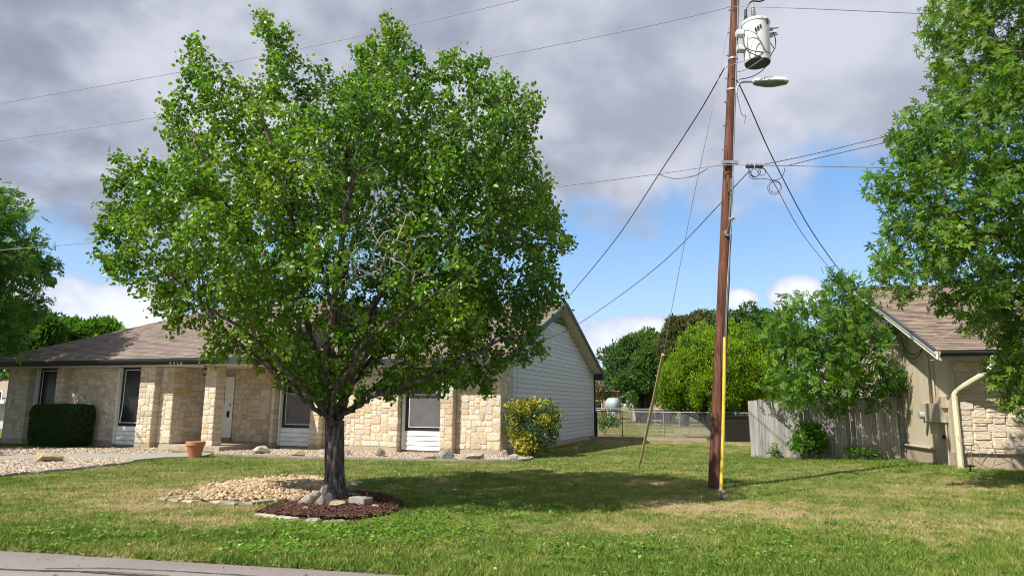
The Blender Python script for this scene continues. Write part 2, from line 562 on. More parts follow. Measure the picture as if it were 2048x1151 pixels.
def mat_wood_noise():
    m, n, b, _ = new_mat('asphalt')
    f = noise(n, 1.1, 4, 0.6)
    g = noise(n, 120, 3, 0.7)
    c = mixc(n, ramp(n, g, [(0.36, (0, 0, 0)), (0.66, (1, 1, 1))]), (0.22, 0.19, 0.185), (0.50, 0.445, 0.435))
    c = mixc(n, ramp(n, f, [(0.35, (0.25, 0.25, 0.25)), (0.7, (0, 0, 0))]), c, (0.20, 0.175, 0.165))
    # loose darker spots
    sp = noise(n, 9, 2, 0.5)
    c = mixc(n, ramp(n, sp, [(0.72, (0, 0, 0)), (0.76, (1, 1, 1))]), c, (0.07, 0.065, 0.065))
    n.links.new(c, b.inputs['Base Color'])
    b.inputs['Roughness'].default_value = 0.95
    b.inputs['Specular IOR Level'].default_value = 0.2
    bump(n, b, g, 0.7, 0.01)
    return m


MAT['asphalt'] = mat_wood_noise()


def mat_pole():
    m, n, b, _ = new_mat('pole_wood')
    f = noise(n, 22, 6, 0.65, stretch=(1, 1, 0.035))
    c = ramp(n, f, [(0.30, (0.040, 0.019, 0.014)), (0.52, (0.120, 0.052, 0.034)), (0.72, (0.20, 0.098, 0.066))])
    g = noise(n, 55, 3, 0.5, stretch=(1, 1, 0.012))
    crack = ramp(n, g, [(0.30, (0.18, 0.18, 0.18)), (0.37, (1, 1, 1))])
    c = mixc(n, 1.0, c, crack, 'MULTIPLY')
    w = noise(n, 1.1, 3, 0.5, stretch=(1, 1, .5))
    c = mixc(n, ramp(n, w, [(0.55, (0, 0, 0)), (0.75, (.45, .45, .45))]), c, (0.17, 0.115, 0.085))
    n.links.new(c, b.inputs['Base Color'])
    b.inputs['Roughness'].default_value = .85
    b.inputs['Specular IOR Level'].default_value = .2
    bump(n, b, crack, 1.0, .02)
    return m


MAT['pole_wood'] = mat_pole()
MAT['tar'] = mat_plain('tar', (0.050, 0.047, 0.050), (0.030, 0.029, 0.031), 12, 0.7)


def mat_ground():
    m, n, b, _ = new_mat('lawn_soil')
    d = attr(n, 'dry')
    g = noise(n, 9, 6, 0.65)
    mth = n.nodes.new('ShaderNodeMath')
    mth.operation = 'MULTIPLY_ADD'
    n.links.new(g, mth.inputs[0])
    mth.inputs[1].default_value = 0.5
    n.links.new(d, mth.inputs[2])
    c = ramp(n, mth.outputs[0], [(0.30, (0.085, 0.125, 0.028)), (0.55, (0.165, 0.175, 0.055)), (0.85, (0.30, 0.235, 0.125)), (1.0, (0.38, 0.285, 0.165))])
    h = noise(n, 70, 4, 0.7)
    c = mixc(n, 1.0, c, ramp(n, h, [(0.32, (0.6, 0.6, 0.6)), (0.68, (1.15, 1.15, 1.15))]), 'MULTIPLY')
    n.links.new(c, b.inputs['Base Color'])
    b.inputs['Roughness'].default_value = 1.0
    b.inputs['Specular IOR Level'].default_value = 0.1
    bump(n, b, h, 0.8, 0.03)
    return m


def mat_blade():
    m, n, b, out = new_mat('grass_blade')
    c = ramp(n, attr(n, 'tone'), [(0.0, (0.105, 0.190, 0.022)), (0.3, (0.175, 0.250, 0.034)), (0.52, (0.250, 0.285, 0.062)), (0.74, (0.38, 0.335, 0.14)), (1.0, (0.52, 0.40, 0.225))])
    n.links.new(c, b.inputs['Base Color'])
    b.inputs['Roughness'].default_value = 0.6
    b.inputs['Specular IOR Level'].default_value = 0.3
    t = n.nodes.new('ShaderNodeBsdfTranslucent')
    n.links.new(c, t.inputs[0])
    mx = n.nodes.new('ShaderNodeMixShader')
    mx.inputs[0].default_value = 0.3
    n.links.new(b.outputs[0], mx.inputs[1])
    n.links.new(t.outputs[0], mx.inputs[2])
    n.links.new(mx.outputs[0], out.inputs[0])
    return m


MAT['soil'] = mat_ground()
MAT['blade'] = mat_blade()
# ================================================================== SETTING
class Frame:
    """a house's own axes: s along its facade, y into its depth, z up"""

    def __init__(self, o, ang):
        self.o = np.array(o, float)
        self.rz = -ang
        self.e1 = np.array([math.cos(ang), -math.sin(ang), 0])
        self.e2 = np.array([math.sin(ang), math.cos(ang), 0])

    def w(self, s, y, z):
        return self.o + self.e1 * s + self.e2 * y + np.array([0, 0, z])

    def on_y(self, px, py, y):
        d = ray(px, py)
        c = np.array([0, 0, EYE])
        k = ((self.o + self.e2 * y - c) @ self.e2) / (d @ self.e2)
        p = c + d * k - self.o
        return p @ self.e1, p[2]

    def on_s(self, px, py, s):
        d = ray(px, py)
        c = np.array([0, 0, EYE])
        k = ((self.o + self.e1 * s - c) @ self.e1) / (d @ self.e1)
        p = c + d * k - self.o
        return p @ self.e2, p[2]


LH = Frame(gp(1000, 912, 0.0), rad(20))
RH = Frame((10.15, 15.95, 0.0), rad(14))
WING = -1.82


def hump(x, y):
    return 0.17 * np.exp(-((x - 10.0) ** 2 / 16 + (y - 15.2) ** 2 / 16)) - 0.05 * np.exp(-((y - 4.5) / 3.0) ** 2)


# road line
ra, rb = gp(0, 1096, -0.03), gp(780, 1143, -0.03)
rdir = (rb - ra) / np.linalg.norm(rb - ra)
rnrm = np.array([-rdir[1], rdir[0], 0])


def road_d(x, y):
    wob = 0.05 * (vnoise(x * 2.2, y * 2.2, 5) - 0.5) + 0.03 * (vnoise(x * 9, y * 9, 6) - 0.5)
    return (x - ra[0]) * rnrm[0] + (y - ra[1]) * rnrm[1] + wob


def poly_px(pts, z=0.0):
    return np.array([gp(a, b, z)[:2] for a, b in pts])


def inside(poly, x, y):
    x, y = np.asarray(x, float), np.asarray(y, float)
    r = np.zeros(x.shape, bool)
    n = len(poly)
    for i in range(n):
        x0, y0 = poly[i]
        x1, y1 = poly[(i + 1) % n]
        c = ((y0 > y) != (y1 > y)) & (x < (x1 - x0) * (y - y0) / (y1 - y0 + 1e-12) + x0)
        r ^= c
    return r


BED_TREE = poly_px([(330, 1000), (345, 985), (420, 968), (480, 956), (560, 950), (640, 951), (690, 958), (700, 975), (690, 992), (620, 1000), (560, 1003), (500, 1009), (440, 1004), (380, 1003)])
BED_MULCH = poly_px([(508, 1030), (550, 1014), (600, 1004), (660, 996), (720, 988), (770, 994), (806, 1010), (790, 1026), (740, 1038), (660, 1043), (590, 1038)])
BED_STRIP = poly_px([(428, 909), (428, 903), (540, 900), (620, 898), (800, 900), (1000, 909), (1030, 909), (1068, 915), (1050, 921), (920, 921), (800, 918), (600, 913)])
BED_LEFT = poly_px([(-150, 928), (60, 920), (180, 917), (258, 918), (268, 924), (225, 931), (150, 939), (80, 945), (0, 951), (-150, 962)])
BED_WALL = poly_px([(-150, 899), (50, 897), (340, 897), (345, 907), (200, 909), (-150, 915)])
WALK = poly_px([(-150, 916), (50, 909), (200, 909), (338, 907), (400, 905), (425, 908), (405, 914), (330, 916), (262, 922), (250, 918), (180, 917), (60, 919), (-150, 928)])


def house_mask(x, y):
    r = np.zeros(np.shape(x), bool)
    for fr, s0, s1, y0, y1 in ((LH, -19.0, 0.0, 0.0, 11.8), (LH, -18.3, -7.4, -1.95, 0.2), (RH, 0.0, 12.0, 0.0, 12.0)):
        s = (x - fr.o[0]) * fr.e1[0] + (y - fr.o[1]) * fr.e1[1]
        t = (x - fr.o[0]) * fr.e2[0] + (y - fr.o[1]) * fr.e2[1]
        r |= (s > s0) & (s < s1) & (t > y0) & (t < y1)
    return r


def gauss(x, y, c, rx, ry):
    return np.exp(-((x - c[0]) / rx) ** 2 - ((y - c[1]) / ry) ** 2)


DRY_SPOTS = [(gp(500, 980), 1.5, 1.1, 0.7), (gp(330, 1010), 1.9, 0.7, 0.45), (gp(480, 1040), 1.6, 0.6, 0.30), (gp(150, 990), 1.7, 0.9, 0.28), (gp(1400, 1010), 1.5, 1.0, 0.38), (gp(1330, 965), 1.1, 0.5, 0.4),
             (gp(1620, 1030), 2.4, 0.9, 0.26), (gp(1850, 1060), 1.6, 0.9, 0.22), (gp(1900, 985), 2.4, 0.9, 0.22), (gp(1250, 1060), 1.2, 0.5, 0.2), (gp(700, 1075), 0.9, 0.25, 0.28), (gp(480, 1095), 0.5, 0.25, 0.4), (gp(1400, 885), 3.5, 1.4, 0.4),
             (gp(600, 950), 3.0, 0.5, 0.12), (gp(640, 1070), 2.2, 0.5, -0.32), (gp(900, 1010), 2.2, 1.2, -0.22), (gp(200, 1070), 2.5, 0.5, -0.15), (gp(1350, 1130), 3.2, 0.55, -0.22), (gp(1200, 905), 2.5, 1.4, -0.2), (gp(1600, 925), 3, 1.6, -0.18), (gp(450, 925), 3.5, 0.9, -0.12)]


def dryness(x, y):
    v = 0.22 + 0.55 * (fbm(x * 0.75, y * 0.75, 3, 4) - 0.32) + 0.55 * (fbm(x * 3.1, y * 3.1, 9, 3) - 0.5) + 0.55 * (vnoise(x * 9.0, y * 7.0, 29) - 0.5)
    for c, rx, ry, a in DRY_SPOTS:
        v = v + a * gauss(x, y, c, rx, ry)
    return np.clip(v, 0, 1)


def build_ground():
    xs = np.unique(np.concatenate([np.linspace(-900, -40, 12), np.arange(-40, -14, 1.0), np.arange(-14, 16, 0.16), np.arange(16, 45, 1.0), np.linspace(45, 900, 12)]))
    ys = np.unique(np.concatenate([np.linspace(-60, 2, 8), np.arange(2, 26, 0.16), np.arange(26, 75, 0.8), np.linspace(75, 1500, 14)]))
    X, Y = np.meshgrid(xs, ys)
    Z = hump(X, Y) + 0.035 * (fbm(X * 1.3, Y * 1.3, 21) - 0.5)
    rd = road_d(X, Y)
    Z = np.where(rd < 0.0, -0.16, Z)
    V = np.stack([X.ravel(), Y.ravel(), Z.ravel()], 1)
    nx, ny = len(xs), len(ys)
    i = np.arange(nx * ny).reshape(ny, nx)
    Fq = np.stack([i[:-1, :-1].ravel(), i[:-1, 1:].ravel(), i[1:, 1:].ravel(), i[1:, :-1].ravel()], 1)
    o = raw_mesh('lawn_ground', V, Fq, 4, {'dry': dryness(X, Y).ravel()}, MAT['soil'], smooth=True)
    tag(o, 'green and dry tan lawn between the two houses', kind='structure')


build_ground()


def ground_z(x, y):
    return hump(x, y) + 0.035 * (fbm(np.asarray(x) * 1.3, np.asarray(y) * 1.3, 21) - 0.5)


def build_road():
    n = 400
    ts = np.linspace(-60, 60, n)
    m = MB()
    V, Fs = [], []
    for i, t in enumerate(ts):
        p = ra + rdir * t
        e = 0.03 - 0.07 * float(vnoise(np.array([t * 3.1]), np.array([0.5]), 31)[0]) - 0.03 * float(vnoise(np.array([t * 11.0]), np.array([0.5]), 33)[0])
        for d, z in ((e + 0.02, -0.075), (e, -0.045), (-2.5, -0.03), (-5.0, -0.045), (-7.2, -0.09)):
            q = p + rnrm * d
            V.append((q[0], q[1], z))
    for i in range(n - 1):
        for k in range(4):
            Fs.append((i * 5 + k, i * 5 + k + 1, (i + 1) * 5 + k + 1, (i + 1) * 5 + k))
    m.add(V, Fs)
    o = m.build('road', MAT['asphalt'], smooth=True)
    tag(o, 'pinkish grey chip seal road along the lawn edge', kind='structure')
    # tar crack seal bands
    for pts, wd in (([(-60, 1134), (60, 1139), (160, 1141), (230, 1146), (310, 1151), (420, 1160)], 0.016), ([(90, 1135), (215, 1134), (330, 1139), (480, 1148), (600, 1156)], 0.005), ([(170, 1140), (240, 1143), (350, 1150)], 0.004)):
        m = MB()
        P = [gp(a, b, -0.0365) for a, b in pts]
        Pd = []
        for a, b in zip(P[:-1], P[1:]):
            for k in range(12):
                q = a + (b - a) * k / 12
                Pd.append(q)
        V, Fs = [], []
        for k, q in enumerate(Pd):
            w_ = wd * (0.8 + 0.7 * random.random()) * 1.4
            V += [tuple(q + rnrm * w_), tuple(q - rnrm * w_)]
            if k:
                Fs.append((2 * k - 2, 2 * k - 1, 2 * k + 1, 2 * k))
        m.add(V, Fs)
        o = m.build('tar_marking', MAT['tar'])
        tag(o, kind='structure')


build_road()


def flat_patch(name, poly, z, mat, label=None, kind='structure', rim=0.0):
    m = MB()
    n = len(poly)
    V = [(p[0], p[1], z) for p in poly] + [(p[0], p[1], z - 0.12) for p in poly]
    m.add(V, [tuple(range(n))] + [(i, n + i, n + (i + 1) % n, (i + 1) % n) for i in range(n)])
    o = m.build(name, MAT[mat])
    tag(o, label, kind=kind)
    return o


flat_patch('walkway_path', WALK, 0.035, 'grey_concrete', 'grey concrete walk along the stone house')
flat_patch('gravel_bed_ground', BED_STRIP, 0.020, 'mortar')
flat_patch('gravel_bed_ground', BED_LEFT, 0.020, 'mortar')
flat_patch('gravel_bed_ground', BED_WALL, 0.024, 'mortar')
flat_patch('mulch_bed_ground', BED_MULCH, 0.026, 'mulch_base')

# --- pebbles
_t = (1 + 5 ** .5) / 2
ICO_V = np.array([(-1, _t, 0), (1, _t, 0), (-1, -_t, 0), (1, -_t, 0), (0, -1, _t), (0, 1, _t), (0, -1, -_t), (0, 1, -_t), (_t, 0, -1), (_t, 0, 1), (-_t, 0, -1), (-_t, 0, 1)], float)
ICO_V /= np.linalg.norm(ICO_V[0])
ICO_F = np.array([(0, 11, 5), (0, 5, 1), (0, 1, 7), (0, 7, 10), (0, 10, 11), (1, 5, 9), (5, 11, 4), (11, 10, 2), (10, 7, 6), (7, 1, 8), (3, 9, 4), (3, 4, 2), (3, 2, 6), (3, 6, 8), (3, 8, 9), (4, 9, 5), (2, 4, 11), (6, 2, 10), (8, 6, 7), (9, 8, 1)])


def in_poly_points(poly, n):
    lo, hi = poly.min(0), poly.max(0)
    out = np.zeros((0, 2))
    while len(out) < n:
        p = lo + RNG.random((n * 2, 2)) * (hi - lo)
        out = np.concatenate([out, p[inside(poly, p[:, 0], p[:, 1])]])
    return out[:n]


def pebbles(name, poly, n, size, z, mat, label, mound=0.0, ragged=0.0):
    p = in_poly_points(poly, n)
    if ragged:
        c_ = poly.mean(0)
        q_ = np.hypot(*((p - c_) / (poly.max(0) - poly.min(0)) * 2).T) + .6 * (fbm(p[:, 0] * 2.2, p[:, 1] * 2.2, 88, 3) - .5) - .25 * (p[:, 0] - c_[0]) / 2
        p = p[RNG.random(n) > np.clip((q_ - ragged) * 3.2, 0, .93)]
        n = len(p)
    s = size * (0.55 + 0.9 * RNG.random(n) ** 1.6)
    sc = np.stack([s * (0.9 + .7 * RNG.random(n)), s * (0.7 + .3 * RNG.random(n)), s * (0.45 + .3 * RNG.random(n))], 1)
    V = ICO_V[None] * (1 + 0.28 * (RNG.random((n, 12, 1)) - 0.5)) * sc[:, None]
    a = RNG.random(n) * 6.283
    tl = (RNG.random(n) - .5) * 1.1
    c, s_ = np.cos(tl)[:, None], np.sin(tl)[:, None]
    V = np.stack([V[..., 0] * c - V[..., 2] * s_, V[..., 1], V[..., 0] * s_ + V[..., 2] * c], -1)
    c, s_ = np.cos(a)[:, None], np.sin(a)[:, None]
    V = np.stack([V[..., 0] * c - V[..., 1] * s_, V[..., 0] * s_ + V[..., 1] * c, V[..., 2]], -1)
    cen = poly.mean(0)
    rr = np.clip(1 - np.hypot(*((p - cen) / (poly.max(0) - poly.min(0)) * 2).T), 0, 1)
    V += np.stack([p[:, 0], p[:, 1], z + sc[:, 2] * 0.35 + mound * rr + RNG.random(n) * size * 0.25], 1)[:, None]
    Fq = (ICO_F[None] + (np.arange(n) * 12)[:, None, None]).reshape(-1, 3)
    o = raw_mesh(name, V.reshape(-1, 3), Fq, 3, {'tone': np.repeat(RNG.random(n), 12)}, MAT[mat], smooth=True)
    tag(o, label, kind='stuff')


pebbles('gravel', BED_TREE, 6500, 0.030, 0.015, 'pebble', 'tan river gravel in the bed left of the tree trunk', 0.08, ragged=.62)
pebbles('gravel', BED_STRIP, 6500, 0.026, 0.02, 'pebble_pale', 'pale gravel strip along the stone house front')
pebbles('gravel', BED_LEFT, 6000, 0.032, 0.02, 'pebble_pale', 'pale gravel bed left of the walk')
pebbles('gravel', BED_WALL, 3000, 0.032, 0.02, 'pebble_pale', 'pale gravel against the left wing wall')


def mulch():
    n = 5200
    p = in_poly_points(BED_MULCH, n)
    L = 0.018 + 0.035 * RNG.random(n)
    a = RNG.random(n) * 6.283
    t = (RNG.random(n) - .5) * 1.2
    u = np.stack([np.cos(a) * np.cos(t), np.sin(a) * np.cos(t), np.sin(t)], 1) * L[:, None]
    w = np.stack([-np.sin(a), np.cos(a), np.zeros(n)], 1) * (0.006 + 0.008 * RNG.random(n))[:, None]
    cen = BED_MULCH.mean(0)
    rr = np.clip(1 - np.hypot(*((p - cen) / (BED_MULCH.max(0) - BED_MULCH.min(0)) * 2).T), 0, 1)
    c = np.stack([p[:, 0], p[:, 1], 0.035 + 0.05 * rr + RNG.random(n) * 0.03], 1)
    up = np.array([0, 0, 0.008])
    V = np.stack([c - u - w, c + u - w, c + u + w, c - u + w, c - u * .8 + up, c + u * .8 + up], 1)
    Fq = np.array([(0, 1, 5, 4), (1, 2, 5, 5), (2, 3, 4, 5), (3, 0, 4, 4)])
    Ft = np.array([(0, 1, 5), (0, 5, 4), (1, 2, 5), (2, 3, 4), (2, 4, 5), (3, 0, 4)])
    Fq = (Ft[None] + (np.arange(n) * 6)[:, None, None]).reshape(-1, 3)
    o = raw_mesh('mulch', V.reshape(-1, 3), Fq, 3, {'tone': np.repeat(RNG.random(n), 6)}, MAT['mulch'])
    tag(o, 'dark red wood mulch round the foot of the tree', kind='stuff')


mulch()


def grass():
    N = 560000
    q = RNG.random(N)
    y0, y1 = 5.6, 31.0
    Y = (y0 ** -0.35 + q * (y1 ** -0.35 - y0 ** -0.35)) ** (-1 / 0.35)
    X = (RNG.random(N) * 2 - 1) * (Y * 0.80 + 1.8)
    ok = (road_d(X, Y) > -0.03) & ~house_mask(X, Y)
    for b in (BED_STRIP, BED_LEFT, BED_WALL, WALK):
        ok &= ~inside(b, X, Y)
    keep = np.ones(N, bool)
    ib = inside(BED_TREE, X, Y)
    cb_ = BED_TREE.mean(0)
    qb_ = np.hypot((X - cb_[0]) / np.ptp(BED_TREE[:, 0]) * 2, (Y - cb_[1]) / np.ptp(BED_TREE[:, 1]) * 2)
    keep &= ~(ib & (RNG.random(N) > np.where(vnoise(X * 2.4, Y * 2.4, 77) > 0.66, 0.22, 0.02) + np.clip((qb_ - .6) * 1.1, 0, .6)))
    im = inside(BED_MULCH, X, Y)
    keep &= ~(im & (RNG.random(N) > 0.04))
    dr = dryness(X, Y)
    bare = fbm(X * 1.9, Y * 1.9, 41, 3)
    keep &= RNG.random(N) > np.clip((dr - 0.5) * 1.0 + (bare - 0.62) * 2.2, 0, 0.72)
    ok &= keep
    X, Y, dr = X[ok], Y[ok], dr[ok]
    n = len(X)
    hgt = (0.021 + 0.034 * RNG.random(n) ** 1.5) * (1.12 - 0.45 * dr) * (0.7 + 0.7 * fbm(X * 0.9, Y * 0.9, 51, 3))
    # longer growth at the road edge, by fences, trunks and walls
    rd = road_d(X, Y)
    hgt *= 1 + 0.4 * np.exp(-(rd / 0.3) ** 2)
    fx = (X - RH.o[0]) * RH.e2[0] + (Y - RH.o[1]) * RH.e2[1]
    near_fence = np.exp(-((fx - 3.9) / 0.35) ** 2) * (X > 6.5)
    near_wall = gauss(X, Y, (10.4, 16.6), 1.2, 1.8)
    hgt *= 1 + 1.3 * near_fence + 1.1 * near_wall
    wid = (0.0042 + 0.0030 * RNG.random(n)) * (1 + Y * 0.035)
    a = RNG.random(n) * 6.283
    lean = (0.25 + 0.75 * RNG.random(n)) * hgt * (0.9 + 0.6 * dr)
    la = RNG.random(n) * 6.283
    z = ground_z(X, Y)
    base = np.stack([X, Y, z - 0.006], 1)
    wv = np.stack([np.cos(a), np.sin(a), np.zeros(n)], 1) * wid[:, None]
    tip = base + np.stack([np.cos(la) * lean, np.sin(la) * lean, hgt], 1)
    V = np.stack([base - wv, base + wv, tip], 1)
    tone = np.clip(dr * 0.82 + (RNG.random(n) - 0.5) * 0.30 + np.where(RNG.random(n) < 0.06, 0.35, 0), 0, 1)
    Fq = np.arange(n * 3).reshape(n, 3)
    o = raw_mesh('grass', V.reshape(-1, 3), Fq, 3, {'tone': np.repeat(tone, 3)}, MAT['blade'])
    tag(o, 'mown lawn grass with green and tan patches', kind='stuff')


grass()
# ================================================================== LEFT HOUSE
GROUND_L = -0.03


def pack_rect(w, h, unit, wr, hr):
    """random stone packing of a w x h rectangle into cells; returns (x0,x1,z0,z1) lists"""
    nx, nz = max(1, round(w / unit)), max(1, round(h / unit))
    ux, uz = w / nx, h / nz
    occ = np.zeros((nz, nx), bool)
    out = []
    for j in range(nz):
        i = 0
        while i < nx:
            if occ[j, i]:
                i += 1
                continue
            free = 0
            while i + free < nx and not occ[j, i + free]:
                free += 1
            ww = random.randint(*wr)
            if free - ww < wr[0] and free <= wr[1] + 1:
                ww = free
            ww = min(ww, free)
            hh = min(random.choice(hr), nz - j)
            if nz - j - hh == 1:
                hh = min(hh + 1, nz - j) if max(hr) > hh else hh
            while hh > 1 and occ[j:j + hh, i:i + ww].any():
                hh -= 1
            occ[j:j + hh, i:i + ww] = True
            out.append((i * ux, (i + ww) * ux, j * uz, (j + hh) * uz))
            i += ww
    return out


def stone_mesh(mb, x0, x1, z0, z1, depth, org, ud, nd, joint=0.007, jit=0.020, proud=0.010, corner=(0.12, 0.30), tone=None):
    """one stone: rounded irregular outline, bevelled proud face; org + x*ud + z*up - out along nd"""
    j = lambda: random.uniform(-jit, jit)
    x0 += joint + j() * .5
    x1 -= joint + j() * .5
    z0 += joint + j() * .5
    z1 -= joint + j() * .5
    c = min(x1 - x0, z1 - z0) * random.uniform(*corner)
    P = [(x0 + c, z0), (x1 - c, z0), (x1, z0 + c), (x1, z1 - c), (x1 - c, z1), (x0 + c, z1), (x0, z1 - c), (x0, z0 + c)]
    P = [(a + j() * .6, b + j() * .6) for a, b in P]
    cx, cz = (x0 + x1) / 2, (z0 + z1) / 2
    pr = proud * random.uniform(0.3, 1.4)
    V = []
    tilt = random.uniform(-.03, .03)
    for ring in range(3):
        for a, b in P:
            if ring == 0:
                q, d = (a, b), -depth
            elif ring == 1:
                q, d = (a, b), 0.0
            else:
                k = 1 - min(0.40, 0.012 / max(0.03, min(x1 - x0, z1 - z0)) * 2)
                q, d = (cx + (a - cx) * k, cz + (b - cz) * k), pr + tilt * (a - cx)
            V.append(org + ud * q[0] + np.array([0, 0, q[1]]) + nd * d)
    Fs = [tuple(range(16, 24))]
    for r_ in range(2):
        for k in range(8):
            Fs.append((r_ * 8 + k, r_ * 8 + (k + 1) % 8, (r_ + 1) * 8 + (k + 1) % 8, (r_ + 1) * 8 + k))
    mb.add(V, Fs, tone)


STONES = []     # (area, args, parent) for the left house, sorted later


def stone_panel(parent, s0, s1, z0, z1, y, depth=0.10, org=None, ud=None, nd=None, unit=0.085, wr=(2, 4), hr=(2, 2, 2, 3), store=STONES, **kw):
    if org is None:
        org, ud, nd = np.array([s0, y, z0]), np.array([1., 0, 0]), np.array([0, -1., 0])
    for x0, x1, a, b in pack_rect(s1 - s0, z1 - z0, unit, wr, hr):
        store.append(((x1 - x0) * (b - a), (x0, x1, a, b, depth, org, ud, nd), kw, parent))


def flush_stones(store, mat, limit, house):
    store.sort(key=lambda r: -r[0])
    rest = MB()
    for i, (ar, args, kw, par) in enumerate(store):
        if i < limit:
            m = MB()
            stone_mesh(m, *args, **kw)
            smooth_by_angle(m.build('stone', mat, par), 18)
        else:
            stone_mesh(rest, *args, **kw)
    if rest.n:
        o = rest.build('stone_infill', mat, house)
        smooth_by_angle(o, 18)
        o['kind'] = 'stuff'


LX = lambda px, py=830, y=0.0: LH.on_y(px, py, y)[0]
lh = thing('stone_house', 'single storey cream stone house with brown hipped roof left of the yard', 'house', LH.o, LH.rz)

E0, E1 = 2.62, 2.84         # fascia bottom / top
PR = 0.25                   # how far the piers stand proud
DEP = 11.8


def wall_core(name, s0, s1, y, z0, z1, parent=lh, mat='mortar', back=0.30):
    return MB().box(s0, s1, y, y + back, z0, z1).build(name, MAT[mat], parent)


def window(s0, s1, y, zb, zt, zsk, grey, bent=False):
    """tall window: dark frame, white screen frame, screen; white lap boards below it"""
    w = MB().box(s0, s1, y + 0.10, y + 0.22, zb, zt).build('window', MAT['black_metal'], lh)
    m = MB()
    t = 0.022
    a, b, c, d = s0 + 0.13, s1 - 0.05, zb + 0.10, zt - 0.06
    kx = -0.07 if bent else 0.0
    m.prism([(a, d), (a + t, d), (a + t, c + .55), (a + t + kx, c), (a + kx, c), (a, c + .55)], 'y', y + 0.075, y + 0.099)
    m.box(b - t, b, y + 0.075, y + 0.099, c, d)
    m.box(a + t + .001, b - t - .001, y + 0.077, y + 0.099, d - t, d)
    m.box(a + t + kx, b - t - .001, y + 0.077, y + 0.099, c, c + t)
    m.build('screen_frame', MAT['frame_white'], w)
    MB().box(a + t, b - t, y + 0.085, y + 0.097, c + t, d - t).build('screen', MAT['screen'], w)
    if grey:
        zm = c + (d - c) * 0.56
        MB().box(a + t, b - t, y + 0.071, y + 0.0845, c + t, zm).build('pane', MAT['grey_screen'], w)
        MB().box(a + t, b - t, y + 0.066, y + 0.084, zm + .001, zm + 0.045).build('sash', MAT['tan_trim'], w)
    # side trim
    MB().box(s0 - 0.05, s0 - 0.002, y - 0.03, y + 0.22, zsk, zt).build('window_trim', MAT['frame_white'], lh)
    p = MB().box(s0, s1, y + 0.12, y + 0.2, zsk, zb - .002).build('window_apron', MAT['white_paint'], lh)
    nb = 4
    hb = (zb - zsk - 0.004) / nb
    for k in range(nb):
        z = zsk + k * hb
        m = MB()
        m.prism([(y + 0.118, z), (y + 0.040, z), (y + 0.062, z + hb - 0.010), (y + 0.118, z + hb - 0.010)], 'x', s0 + .002, s1 - .002)
        m.build('board', MAT['white_paint'], p)
    MB().box(s0 - .07, s1, y + 0.09, y + .2, GROUND_L - .1, zsk - .012).build('foundation', MAT['concrete'], lh)


# ---- right wing front (plane y = 0)
w3a, w3b = LX(561), LX(629)
w4a, w4b = LX(808), LX(887)
zsk3 = LH.on_y(590, 891, 0)[1]
zb3 = LH.on_y(590, 855, 0)[1]
window(w3a, w3b, 0.0, zb3, E0 - 0.04, zsk3, True)
window(w4a, w4b, 0.0, zb3, E0 - 0.04, zsk3, True)
FT = 0.17
front = MB()
secs = [(LX(466), w3a - 0.075), (w3b, w4a - 0.075), (w4b, 0.0)]
for a, b in secs:
    front.box(a, b, 0.005, 0.35, FT, E0)
front = front.build('front_wall', MAT['mortar'], lh)
for a, b in secs:
    MB().box(a, b, 0.0, 0.3, GROUND_L - .1, FT - 0.006).build('foundation', MAT['concrete'], lh)
piers = [(LX(541, y=-PR), w3a - 0.078, 'front'), (w3b + .002, w3b + .36, 'front'), (LX(778, y=-PR), w4a - 0.078, 'front'), (w4b + .002, LX(905.5, y=-PR), 'front')]
pier_objs = []
for a, b, _ in piers:
    p = MB().box(a + .012, b - .012, -PR + 0.005, 0.004, FT, E0).build('pier', MAT['mortar'], lh)
    MB().box(a, b, -PR, -0.005, GROUND_L - .1, FT - 0.006).build('foundation', MAT['concrete'], lh)
    stone_panel(p, a, b, FT, E0 - .01, -PR, depth=PR + .03, jit=0.014)
    pier_objs.append(p)
for a, b in ((LX(466), piers[0][0]), (piers[1][1], piers[2][0]), (piers[3][1], 0.0)):
    stone_panel(front, a, b, FT, E0 - .01, 0.0, depth=0.06)
# ---- return of stone round the right corner, then lap siding to the rear
ret = 0.80
side = MB().box(-0.30, -0.012, 0.36, ret, FT, E0 + .1).build('side_wall', MAT['mortar'], lh)
stone_panel(side, 0.0, ret - 0.0, FT, E0 + .05, 0, depth=0.06, org=np.array([0.0, 0.0, FT]), ud=np.array([0, 1., 0]), nd=np.array([1., 0, 0]))
MB().box(-0.3, -0.004, 0.31, DEP, GROUND_L - .15, FT - .01).build('foundation', MAT['concrete'], lh)
PK = 5.34
SL = (PK - E1) / (DEP / 2 + 0.6)


def rake_z(y):
    return E1 - 0.14 + (SL * (y + 0.6) if y < DEP / 2 else SL * (DEP + 0.6 - y))


wallm = MB()
wallm.prism([(ret, FT), (DEP, FT), (DEP, rake_z(DEP) - .02), (DEP / 2, rake_z(DEP / 2) - .02), (ret, rake_z(ret) - .02)], 'x', -0.20, -0.05)
gable = wallm.build('gable_wall', MAT['siding'], lh)
bh = 0.155
z = FT
while z < rake_z(DEP / 2) - 0.10:
    z1 = z + bh
    lo = ret + 0.05
    hi = DEP - 0.06
    if z1 > rake_z(lo):
        lo = (z1 - (E1 - 0.14)) / SL - 0.6
    if z1 > rake_z(hi):
        hi = DEP + 0.6 - (z1 - (E1 - 0.14)) / SL
    if hi - lo > 0.2:
        m = MB()
        m.prism([(-0.049, z), (0.004, z), (-0.012, z1 - .003), (-0.049, z1 - .003)], 'y', lo, hi)
        # prism on 'y' maps (p0, h, p1)
        m.build('siding_board', MAT['siding'], gable)
    z = z1
MB().box(-0.05, 0.025, DEP - 0.058, DEP + .02, FT, rake_z(DEP) - .03).build('corner_board', MAT['white_paint'], lh)
